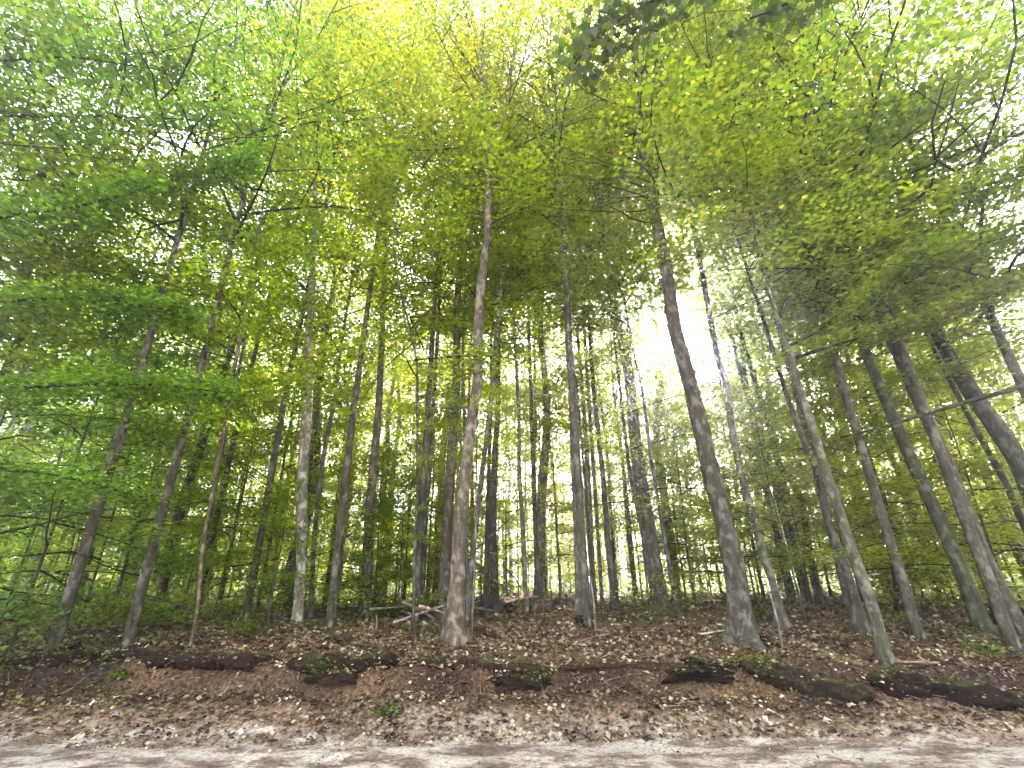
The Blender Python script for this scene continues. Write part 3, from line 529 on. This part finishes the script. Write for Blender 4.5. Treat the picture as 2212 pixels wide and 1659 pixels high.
# ------------------------------------------------------------------ background trees (copies of six stems)
LM = [(60, 'the steep grey trunk'), (345, 'the dull brown leaning trunk'), (435, 'the slim forked tree'), (650, 'the birch-like pale trunk'), (795, 'the reddish patched trunk'), (897, 'the bent slender sapling'), (990, 'the mottled pair on the bank'), (1065, 'the brush pile'), (1160, 'the bulging stem'), (1250, 'the sturdy pale trunk'), (1320, 'the lumpy footed trunk'), (1410, 'the three close stems'), (1570, 'the biggest trunk'), (1655, 'the root skirted trunk'), (1845, 'the knotted pale trunk'), (2060, 'the rough green tinged trunk'), (2160, 'the black stump')]
stems = []
for s in range(6):
    g = np.random.default_rng(50 + s); W = Wood(); H = 1.0
    P = np.array([(0, 0, -.02)] + [(g.normal(0, .006) + .01 * math.sin(k * .9 + s), g.normal(0, .005), k / 9) for k in range(1, 10)]); P[1] = (0, 0, .03)
    P = P * np.array([20, 20, 20.]); Q, r = resample(P, np.r_[.19, .155, np.linspace(.14, .02, 8)], .9); W.tube(Q, r, 8, rough=.05); stems.append(W.mesh('trunk', BARK))
placed = []; tries = 0; proto = None; nbg = 0
while nbg < 190 and tries < 9000:
    tries += 1; Y = 13.5 + 46 * rng.random() ** 1.25; X = rng.uniform(-1, 1) * (Y * 1.18 + 3)
    if Y < 18 and rng.random() < .55: continue
    if any((X - a) ** 2 + (Y - b) ** 2 < (1.5 + .02 * Y) ** 2 for a, b in placed): continue
    pr = project((X, Y, hz(X, Y) + 2.5))
    if pr is None or not (-120 < pr[0] < 2330): continue
    if 1430 < pr[0] < 1640 and rng.random() < .8: continue      # the wood is open toward the sun here
    placed.append((X, Y)); nbg += 1
    k = int(rng.integers(0, 6)); Hh = rng.uniform(15, 22); rr = rng.choice([.45, .6, .85, 1.15, 1.4], p=[.3, .25, .2, .15, .1])
    z = hz(X, Y); root = empty('tree', (X, Y, z)); root.rotation_euler = (rng.normal(0, .025), rng.normal(0, .03), rng.uniform(0, 6.28))
    if proto is None: proto = True
    t = .75 + .8 * rng.random(); pale = rng.random() < .22
    tc = (t * 1.5, t * 1.45, t * 1.35) if pale else (t, t * .97, t * .88)
    o = link('trunk', stems[k], root, tc); o.scale = (rr, rr, Hh / 20)
    cb = rng.uniform(.3, .52) * Hh; R = rng.uniform(.85, 1.2)
    lc = [MID, YEL, GRN, BRT, BRT][int(rng.integers(0, 5))]
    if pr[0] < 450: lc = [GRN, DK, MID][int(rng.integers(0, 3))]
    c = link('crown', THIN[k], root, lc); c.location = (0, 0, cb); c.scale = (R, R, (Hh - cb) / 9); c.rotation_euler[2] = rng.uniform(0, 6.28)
    if Y < 30:
        c2 = link('limbs', CAN_L[k], root, tc); c2.location = c.location; c2.scale = c.scale; c2.rotation_euler = c.rotation_euler
    near = sorted(LM, key=lambda q: abs(q[0] - pr[0]))[:2]; near.sort()
    thick = {.45: 'very slim', .6: 'slim', .85: 'medium', 1.15: 'thick', 1.4: 'very thick'}[float(rr)]
    tag(root, f"{thick} {'pale' if pale else 'grey brown'} tree {'close' if Y < 20 else 'well' if Y < 32 else 'far'} behind {near[0][1]}"[:110], 'tree', 'background trees of the wood')
# background saplings with light catching sprays
nb = 0; tries = 0
while nb < 215 and tries < 6000:
    tries += 1; Y = 15 + 34 * rng.random() ** 1.2; X = rng.uniform(-1, 1) * (Y * 1.15 + 2)
    if any((X - a) ** 2 + (Y - b) ** 2 < 1.0 for a, b in placed): continue
    pr = project((X, Y, hz(X, Y) + 1.5))
    if pr is None or not (-100 < pr[0] < 2300): continue
    placed.append((X, Y)); nb += 1
    H = 3 + 8 * rng.random() ** 1.4; z = hz(X, Y); root = empty('sapling', (X, Y, z)); k = int(rng.integers(0, 6)); s = H / 20
    o = link('trunk', stems[k], root, (.8, .75, .7)); o.scale = (.22, .22, s)
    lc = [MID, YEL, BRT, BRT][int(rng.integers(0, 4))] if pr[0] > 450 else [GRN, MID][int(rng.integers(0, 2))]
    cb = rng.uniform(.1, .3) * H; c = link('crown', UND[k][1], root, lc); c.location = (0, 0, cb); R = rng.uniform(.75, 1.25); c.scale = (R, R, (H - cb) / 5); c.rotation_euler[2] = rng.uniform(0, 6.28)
    near = min(LM, key=lambda q: abs(q[0] - pr[0]))
    tag(root, f"{'tall' if H > 6.5 else 'waist high' if H < 4 else 'mid height'} leafy sapling {'a little way' if Y < 24 else 'deep in the woods'} behind {near[1]}", 'sapling', 'background saplings of the wood')

# far woods as one mass
def far_woods():
    n = 110000; ang = rng.uniform(-1.05, 1.05, n); d = rng.uniform(62, 120, n); x = np.sin(ang) * d; y = np.cos(ang) * d
    cl = vnoise(x * .22, y * .22 + 11); z = rng.random(n) ** 1.1 * (15 + 8 * vnoise(x * .12, y * .12)); base = hfar(x, y)
    keep = (cl + .35 * vnoise(x * .5 + z * .4, z * .5) > -.3); x, y, z, base = x[keep], y[keep], z[keep], base[keep]
    V, Fq = leaves(np.stack([x, y, base + z], 1), .55, .6); return mesh_np('far_woods', V, Fq, LEAF)
tag(link('far_woods', far_woods(), color=(1.1, 1.1, .9)), 'mass of light green foliage of the farthest woods', 'woods', kind='stuff')
def far_trunks():
    W = Wood()
    for i in range(260):
        a = rng.uniform(-1.0, 1.0); d = rng.uniform(60, 105); x = math.sin(a) * d; y = math.cos(a) * d; z = float(hfar(x, y)); r = rng.uniform(.07, .2)
        W.tube([(x, y, z - .3), (x + rng.normal(0, .2), y, z + 8), (x + rng.normal(0, .5), y, z + 17)], [r, r * .8, .03], 5)
    return W.mesh('far_trunks', BARK)
tag(link('far_trunk_mass', far_trunks(), color=(1.4, 1.3, 1.2)), 'crowd of thin pale trunks in the farthest woods', 'woods', kind='stuff')

# low growth on the forest floor
def undergrowth():
    parts = []
    for n, y0, y1, s, hmx in ((26000, 7.7, 16, .05, .22), (26000, 14, 26, .11, .8), (40000, 26, 58, .2, 2.6)):
        y = rng.uniform(y0, y1, n); x = rng.uniform(-1, 1, n) * (y * 1.2 + 2); m = vnoise(x * .55 + 4, y * .55) + .3 * sstep(4, 8, -x) + .2 * sstep(6, 10, x)
        keep = m > (.24 if y0 < 12 else .05 if y0 < 20 else -.1); x, y, m = x[keep], y[keep], m[keep]
        z = height(x, y) + rng.random(len(x)) ** 1.5 * hmx * (.4 + m.clip(0, 1)); parts.append(leaves(np.stack([x, y, z], 1), s, .35))
    V, Fq = cat(parts); return mesh_np('undergrowth', V, Fq, LEAF)
tag(link('undergrowth', undergrowth(), color=(.95, 1, .9)), 'low green seedlings and ferns scattered over the forest floor', 'undergrowth', kind='stuff')

# seedlings on the bank (individual)
def seedling(u, v, n, h, wd, label):
    p = ground_hit(u, v); root = empty('seedling', p); W = Wood(); L = []
    for k in range(6):
        a = rng.uniform(0, 6.28); P = limb_path((0, 0, 0), a, rng.uniform(.7, 1.3), h * rng.uniform(.7, 1.1), 5, .9); W.tube(P, np.linspace(.004, .002, 5), 4); L.append(pad(P, n // 6, wd, .04, .3))
    link('stem', W.mesh('stem', BARK), root, DARK); V, Fq = leaves(np.concatenate(L), .055, .5); link('foliage', mesh_np('foliage', V, Fq, LEAF), root, (.6, .7, .55)); tag(root, label, 'seedling', 'green seedlings on the bank')
for a in ((545, 1375, 330, .4, .14, 'bright green seedling clump below the birch-like trunk'), (835, 1552, 150, .22, .1, 'small grassy tuft at the edge of the track'), (700, 1452, 200, .2, .12, 'mossy green tuft on the rotten mound'), (1165, 1470, 150, .2, .1, 'weed beside the low mossy mound'),
          (1415, 1345, 200, .5, .12, 'yellow green seedling by the three close stems'), (260, 1480, 160, .2, .1, 'pale green weeds below the long dark log'), (1620, 1440, 120, .16, .09, 'small weeds under the biggest trunk'), (1950, 1360, 260, .45, .15, 'leafy seedling beside the knotted trunk'), (1660, 1350, 160, .5, .1, 'twiggy seedling between biggest and root skirted trunks'),
          (640, 1330, 300, .5, .16, 'leafy seedling hugging the foot of the birch-like trunk'), (2120, 1420, 200, .3, .12, 'dull green weeds before the rough dark trunk'), (1545, 1470, 90, .14, .07, 'tiny weeds by the dark hollow mound')): seedling(*a)

# fallen logs, boughs and mounds
def settle(V, o, thr):
    V = V.reshape(-1, 3); TOPS.append(V[V[:, 2] > thr] + np.asarray(o))
def log(pts, r, label, name='log', m=None, tint=(1, 1, 1), rough=.3, seg=26, cat_='log', group=None, lift=.35):
    m = m or HUMUS; Q = []
    for u, v in pts:
        p = ground_hit(u, v); Q.append((p.x, p.y, p.z + r * lift))
    Q, rr = resample(Q, np.full(len(Q), r), .05); Q[:, 2] += .05 * vnoise(np.arange(len(Q)) * .13, r * 50); Q[:, 1] += .10 * vnoise(np.arange(len(Q)) * .11, r * 90)
    o = Q.mean(0); o[2] = hz(o[0], o[1]); W = Wood(); n = len(rr); e = np.minimum(np.arange(n), n - 1 - np.arange(n)) / 5.
    rr = rr * (1 + .4 * vnoise(np.arange(n) * .15 + Q[0, 0], 2.2)) * np.sqrt(np.clip(e + .12, 0, 1))
    W.tube(Q - o, rr, seg); V = W.V[0].reshape(n, seg, 3); c = (Q - o)[:, None]; ii = np.arange(n)[:, None]; jj = np.arange(seg)[None]
    k = 1 + .25 * vnoise(ii * 1.7, np.sin(jj * 6.283 / seg) * 9 + 4) + .6 * vnoise(ii * .35 + r * 77, np.cos(jj * 6.283 / seg) * 2.2 + 9) + .35 * vnoise(ii * .9, np.cos(jj * 6.283 / seg) * 5 + np.sin(jj * 6.283 / seg) * 3); V[:] = c + (V - c) * k[..., None]; W.V[0] = V.reshape(-1, 3)
    settle(V[::2, ::2], o, r * .15)
    ob = link(name, W.mesh(name, m), None, tint); ob.location = o; tag(ob, label, cat_, group); return ob
log([(235, 1424), (345, 1432), (420, 1440), (520, 1442), (610, 1436)], .12, 'long dark rotten log lying along the bank under the slim forked tree', tint=(.6, .5, .5))
log([(625, 1440), (690, 1450), (770, 1446), (860, 1432)], .13, 'green tinged rotten log above a drift of pale leaves', tint=(.6, .55, .5))
log([(870, 1438), (960, 1446), (1060, 1452), (1190, 1462)], .09, 'low ragged ridge of earth and roots under the mottled trunk', tint=(.8, .65, .55), cat_='earth ridge', name='root_ridge')
log([(1210, 1452), (1300, 1446), (1400, 1448), (1500, 1456)], .07, 'leaf strewn ridge of earth and roots in the open middle of the bank', tint=(.9, .75, .6), cat_='earth ridge', name='root_ridge')
log([(0, 1440), (60, 1434), (130, 1430), (225, 1428)], .11, 'black ragged ridge of earth at the dim end of the bank', tint=(.5, .42, .4), cat_='earth ridge', name='root_ridge')
log([(1015, 1352), (1050, 1366), (1088, 1378)], .10, 'short reddish brown log beside the mottled trunk', m=DEAD, tint=(.5, .38, .32))
log([(1600, 1450), (1640, 1462), (1700, 1478), (1780, 1500), (1885, 1514)], .13, 'long log capped with green moss on the bank', tint=(.7, .7, .6))
log([(1880, 1490), (1990, 1502), (2090, 1514), (2230, 1532)], .15, 'black rotten log half buried beyond the moss capped one', tint=(.45, .4, .4))
log([(560, 1378), (640, 1358), (720, 1345)], .05, 'thin rotten pole lying below the birch-like trunk', m=DEAD, tint=(.6, .5, .45))
log([(250, 1322), (330, 1316), (400, 1318)], .09, 'dark log lying in the dim corner before the woods', tint=(.6, .55, .5))
log([(1188, 1308), (1215, 1305), (1245, 1306)], .12, 'dark log lying just behind the sturdy pale trunk', m=DEAD, tint=(.6, .55, .5))
def mound(u, v, sx, sy, sz, label, m=None, tint=(.6, .5, .5), name='root_mound', cat_='rotten mound'):  # lumps on the bank; their dark colour also stands for shaded hollows
    m = m or HUMUS; p = ground_hit(u, v); nu, nv = 72, 30; th = np.linspace(0, 2 * math.pi, nu, endpoint=False); ph = np.linspace(-.3, math.pi / 2 * .985, nv)
    T, Ph = np.meshgrid(th, ph); cx, cy = np.cos(T) * np.cos(Ph), np.sin(T) * np.cos(Ph)
    k = 1 + .8 * vnoise(cx * 1.7 + u * .1, cy * 1.7 + Ph) + .5 * vnoise(cx * 5 + v * .1, cy * 5 + Ph * 3) + .3 * vnoise(cx * 13 + v * .1, cy * 13 + Ph * 8)
    V = np.stack([cx * sx * k, cy * sy * k, np.sin(Ph) * sz * k], -1); settle(V[12:26:2, ::3], (p.x, p.y, p.z - .3 * sz), sz * .3); V = V.reshape(-1, 3); i = np.arange(nv - 1)[:, None] * nu; j = np.arange(nu)[None]; j2 = (j + 1) % nu
    o = link(name, mesh_np(name, V, np.stack([i + j, i + j2, i + nu + j2, i + nu + j], -1).reshape(-1, 4), m, True), None, tint); o.location = (p.x, p.y, p.z - .3 * sz); tag(o, label, cat_, 'dark lumps of rotten roots along the bank')
mound(140, 1428, .42, .22, .26, 'black lump of roots on the bank at the dim side', tint=(.35, .3, .3))
mound(200, 1430, .30, .2, .16, 'brown root lump between the black lump and the long dark log')
mound(720, 1456, .36, .16, .16, 'green mossy rotten mound above pale fallen leaves')
mound(940, 1440, .55, .2, .13, 'brown leafy lump at the foot of the mottled trunk', tint=(.8, .6, .5))
mound(1105, 1470, .45, .18, .17, 'low mossy mound in the middle of the bank')
mound(1525, 1462, .5, .2, .17, 'black hollow edged mound below the biggest trunk', tint=(.3, .25, .25))
mound(1655, 1398, .22, .16, .22, 'dark root buttress lump beside the biggest trunk', tint=(.4, .35, .35))
mound(2185, 1350, .5, .35, .4, 'squat black stump capped with moss by the flaking trunk', tint=(.35, .33, .3), name='stump', cat_='stump')
mound(1170, 1318, .35, .25, .3, 'brown heap of earth and roots by the bulging stem', m=DEAD, tint=(.6, .5, .45))
mound(1258, 1352, .2, .15, .18, 'black mossy clump against the sturdy pale trunk', tint=(.3, .32, .28))
# cut stump with a bright sawn face
def sawn(u, v):
    p = ground_hit(u, v); root = empty('stump', p); W = Wood(); W.tube([(0, .5, .05), (0, .25, .14), (0, 0, .2)], [.13, .13, .125], 12, rough=.1); link('wood', W.mesh('wood', DEAD), root, (.8, .7, .6))
    m, t, N = mat('sawn_wood'); b = N('BsdfPrincipled'); wv = N('TexWave'); wv.wave_type = 'RINGS'; wv.rings_direction = 'Y'; wv.inputs['Scale'].default_value = 14; wv.inputs['Distortion'].default_value = 2; tc = N('TexCoord'); t.links.new(tc.outputs['Object'], wv.inputs[0])
    r = N('ValToRGB'); ramp(r, [(0, (.5, .3, .14)), (1, (.75, .55, .33))]); t.links.new(wv.outputs[0], r.inputs[0]); t.links.new(r.outputs[0], b.inputs['Base Color']); o = N('OutputMaterial'); t.links.new(b.outputs[0], o.inputs[0])
    th = np.linspace(0, 6.283, 16, endpoint=False); V = np.stack([np.cos(th) * .12 * (1 + .1 * np.sin(th * 3)), np.full(16, -.012), .2 + np.sin(th) * .12], 1); me = bpy.data.meshes.new('cut_face'); me.from_pydata([tuple(a) for a in V], [], [tuple(range(16))]); me.materials.append(m); link('cut_face', me, root)
    tag(root, 'small sawn log end with an orange yellow face by the brush pile', 'log')
sawn(1097, 1313)
def bough(pts, r, label, tint=(1, 1, 1), Y=None, twigs=3, group='dead boughs of the brush pile'):
    P = []
    if Y is None:
        for u, v in pts:
            p = ground_hit(u, v); P.append((p.x, p.y, p.z + r + .03))
    else:
        for u, v in pts:
            d = ray(u, v); p = d * (Y / d.y); P.append((p.x, p.y, max(p.z + EYE, hz(p.x, p.y) + r)))
    Q, rr = resample(P, np.linspace(r, r * .35, len(P)), .12); o = Q[0].copy(); W = Wood(); W.tube(Q - o, rr * (1 + .2 * vnoise(np.arange(len(rr)) * .7, 5)), 7)
    L = np.linalg.norm(Q[-1] - Q[0])
    for k in range(twigs):
        i = int(len(Q) * rng.uniform(.3, .85)); T = limb_path(Q[i] - o, rng.uniform(0, 6.28), rng.uniform(-.1, .9), L * rng.uniform(.15, .35), 5, .2, wob=.12); W.tube(T, np.linspace(r * .4, r * .12, 5), 5)
    ob = link('fallen_branch', W.mesh('fallen_branch', DEAD), None, tint); ob.location = o; tag(ob, label, 'branch', group)
PW = (1.9, 1.7, 1.5)
for pts, r, Y, lb, tn in (
    ([(905, 1310), (935, 1316), (962, 1325)], .045, 11.5, 'pale thick dead bough lying behind the mottled trunk', PW), ([(1060, 1237), (1000, 1200), (1080, 1262), (1128, 1296)], .05, 14.5, 'dark propped bough sloping down from the upright trunk', DARK),
    ([(1000, 1215), (1035, 1180), (1070, 1150), (1110, 1110)], .035, 14.2, 'dark branchy bough rising across the upright trunks', DARK), ([(1005, 1250), (1030, 1198), (1050, 1192), (1075, 1196)], .035, 13.8, 'pale crooked bough resting against the narrow black trunk', PW),
    ([(1030, 1240), (1055, 1246), (1078, 1258), (1110, 1285)], .04, 14.0, 'grey bough slanting low through the pile', GREY), ([(1085, 1220), (1110, 1245), (1135, 1285), (1150, 1300)], .03, 15.0, 'thin dark bough leaning away from the pile', DARK),
    ([(1092, 1300), (1125, 1292), (1165, 1288)], .045, 14.0, 'pale straight pole lying level beyond the upright trunk', PW), ([(1120, 1292), (1128, 1268), (1139, 1246)], .02, 14.2, 'short pale twig standing up from the level pole', PW),
    ([(1020, 1312), (1050, 1318), (1078, 1320)], .06, 12.5, 'black crooked bough on the ground below the pile', (.4, .35, .35)), ([(870, 1300), (910, 1318), (950, 1345), (930, 1340)], .04, 11.0, 'dark bough tangled beside the slender bent sapling', DARK),
    ([(850, 1345), (900, 1328), (945, 1312), (985, 1300)], .035, 10.8, 'brown bough crossing behind the slender sapling', GREY), ([(800, 1316), (850, 1312), (900, 1308)], .04, 12.5, 'long dark pole lying toward the reddish patched trunk', DARK),
    ([(1000, 1290), (990, 1250), (1020, 1225)], .03, 13.0, 'stubby upright bough beside the mottled trunk', DARK)):
    bough(pts, r, lb, tn, Y)
G3 = 'fallen sticks on the bank'
for pts, r, lb, tn in (
    ([(1510, 1378), (1560, 1372), (1605, 1362)], .02, 'pale stick lying just beside the biggest trunk', PW), ([(722, 1432), (738, 1452), (760, 1468)], .014, 'pale bent stick beside the green mossy mound', PW), ([(1935, 1440), (1990, 1442), (2035, 1442)], .022, 'pale straight pole lying from the knotted trunk', PW),
    ([(1080, 1355), (1150, 1350), (1200, 1348)], .012, 'thin dark stick lying flat in open leaf litter', GREY), ([(240, 1300), (275, 1296), (310, 1300)], .03, 'grey crooked stick in the dim corner', GREY), ([(325, 1480), (335, 1450), (348, 1425)], .012, 'pale stick leaning on the long dark log', PW),
    ([(640, 1490), (650, 1460), (640, 1440)], .01, 'thin pale twig curling over the mossy mound', PW), ([(1330, 1378), (1400, 1370), (1440, 1372)], .012, 'thin brown stick in leaf litter past the pale trunk', GREY), ([(1240, 1395), (1290, 1380), (1320, 1376)], .01, 'short stick lying on the open leaf litter', PW),
    ([(1460, 1530), (1500, 1522), (1530, 1526)], .01, 'small stick on the slope below the black mound', GREY), ([(560, 1375), (600, 1350), (650, 1340)], .015, 'stick lying in litter near the seedling clump', GREY), ([(1660, 1545), (1685, 1555)], .014, 'short white stick on the slope nearest the track', PW)):
    bough(pts, r, lb, tn, None, 2, G3)
for u, v, h, lb in ((1287, 1370, 1.0, 'thin pale dead stem standing in the leaf litter'), (812, 1362, .3, 'short dead stub standing beside the slender sapling'), (1192, 1310, .9, 'pale grey broken snag standing by the bulging stem'), (1690, 1400, .8, 'thin twig standing near the root skirted trunk')):
    p = ground_hit(u, v); W = Wood(); W.tube([(0, 0, -.05), (.01, 0, h * .5), (-.02, 0, h)], [.022, .018, .01], 6); o = link('dead_stem', W.mesh('dead_stem', DEAD), None, (1.1, 1.25, 1.25)); o.location = p; tag(o, lb, 'dead stem', 'standing dead stems')

# leaf litter, thick on the forest floor, sparse on the track
def litter():
    parts = []
    for n, y0, y1, sx, s in ((12000, 4.5, 7.2, 11, .045), (56000, 7.0, 10.5, 12, .066), (36000, 10.5, 17, 19, .085), (22000, 17, 34, 38, .14)):
        x = rng.uniform(-sx, sx, n); y = rng.uniform(y0, y1, n); t = y - bank_y(x)
        dens = .15 + .75 * sstep(-1.5, -.7, t) + .45 * sstep(-.9, .1, t) + .5 * vnoise(x * .9, y * .9) - .45 * bare(x, y); keep = rng.random(n) < dens
        x, y, t = x[keep], y[keep], t[keep]; z = height(x, y) + .012 + np.abs(rng.normal(0, .018, len(x)))
        sz = s * (1 + .4 * rng.normal(0, 1, len(x)).clip(-1.5, 2)) * np.where(t < -.9, .7, 1)
        parts.append(leaves(np.stack([x, y, z], 1), sz * .85, tilt=.5, droop=0))
    T = np.concatenate(TOPS); T = np.repeat(T, 2, 0) + rng.normal(0, .03, (2 * len(T), 3)) * np.array([1, 1, .25]); parts.append(leaves(T, .055, tilt=.5, droop=0))
    V, Fq = cat(parts); return mesh_np('leaf_litter', V, Fq, LITTER)
tag(link('leaf_litter', litter(), color=(1, 1, 1)), 'brown and tan fallen leaves covering the forest floor and bank', 'fallen leaves', kind='stuff')


# twigs strewn over the floor
def twigs():
    W = Wood()
    for i in range(1500):
        y = 5.2 + 14 * rng.random() ** 1.6; x = rng.uniform(-1, 1) * (y * 1.15); a = rng.uniform(0, 3.14); l = rng.uniform(.08, .45) * (1 if y > 7.5 else .5); r = rng.uniform(.002, .007)
        P = [(x + math.cos(a) * l * q + rng.normal(0, .012), y + math.sin(a) * l * q + rng.normal(0, .012), 0) for q in (-.5, 0, .5)]
        W.tube([(p[0], p[1], hz(p[0], p[1]) + .015 + abs(rng.normal(0, .015))) for p in P], [r, r * .8, r * .4], 4)
    return W.mesh('twig_litter', DEAD)
tag(link('twig_litter', twigs(), color=(1.3, 1.15, 1)), 'small dead twigs strewn over fallen leaves', 'twigs', kind='stuff')
def roots():
    W = Wood()
    for i in range(520):
        x = rng.uniform(-11, 11); y = float(bank_y(x)) + rng.uniform(-.25, .3)
        if vnoise(x * .8 + 2, 1.5) < -.12 and rng.random() < .7: continue
        a = rng.uniform(-3.0, -.14); l = rng.uniform(.08, .42); r = rng.uniform(.003, .014); P = []; z0 = hz(x, y)
        for q in range(5):
            px = x + math.cos(a) * l * q / 4 + rng.normal(0, .015); py = y + math.sin(a) * l * .6 * q / 4; P.append((px, py, max(hz(px, py) - .01, z0 - .35 * l * q / 4) + .02 * math.sin(q * .8)))
        W.tube(P, np.linspace(r, r * .3, 5), 5)
    return W.mesh('root_mat', DEAD)
tag(link('root_mat', roots(), color=(.55, .45, .38)), 'tangle of exposed dark roots along the lip of the bank', 'roots', kind='stuff')
# unseen trees across the track, added to block open sky light
for i, (x, y) in enumerate(((-11, -6), (-5.5, -8), (1, -6.5), (6.5, -8.5), (12, -6), (-16, -9), (17, -10))):
    root = empty('tree', (x, y, hz(x, y))); k_ = i % 6; o = link('trunk', stems[k_], root, (1, .95, .9)); o.scale = (1.2, 1.2, .9)
    c = link('crown', CAN[k_][1], root, MID); c.location = (0, 0, 6); c.scale = (1.35, 1.35, 1.3)
    tag(root, 'unseen tree added across the dirt track to block sky light', 'tree', 'unseen trees added to block sky light')
# ------------------------------------------------------------------ the air of the wood
def haze():
    me = bpy.data.meshes.new('haze'); a = (-420, -320, -8, 420, 520, 32)
    V = [(a[i], a[j], a[k]) for i in (0, 3) for j in (1, 4) for k in (2, 5)]
    me.from_pydata(V, [], [(0, 1, 3, 2), (4, 6, 7, 5), (0, 4, 5, 1), (2, 3, 7, 6), (0, 2, 6, 4), (1, 5, 7, 3)])
    m = bpy.data.materials.new('haze'); m.use_nodes = True; t = m.node_tree; t.nodes.clear()
    v = t.nodes.new('ShaderNodeVolumePrincipled'); v.inputs['Color'].default_value = (.92, .95, 1, 1); v.inputs['Density'].default_value = .0038; v.inputs['Anisotropy'].default_value = .86
    o = t.nodes.new('ShaderNodeOutputMaterial'); t.links.new(v.outputs[0], o.inputs['Volume']); me.materials.append(m)
    tag(link('haze', me), 'thin pale sunlit haze hanging in the air of the wood', 'haze', kind='stuff')
haze()
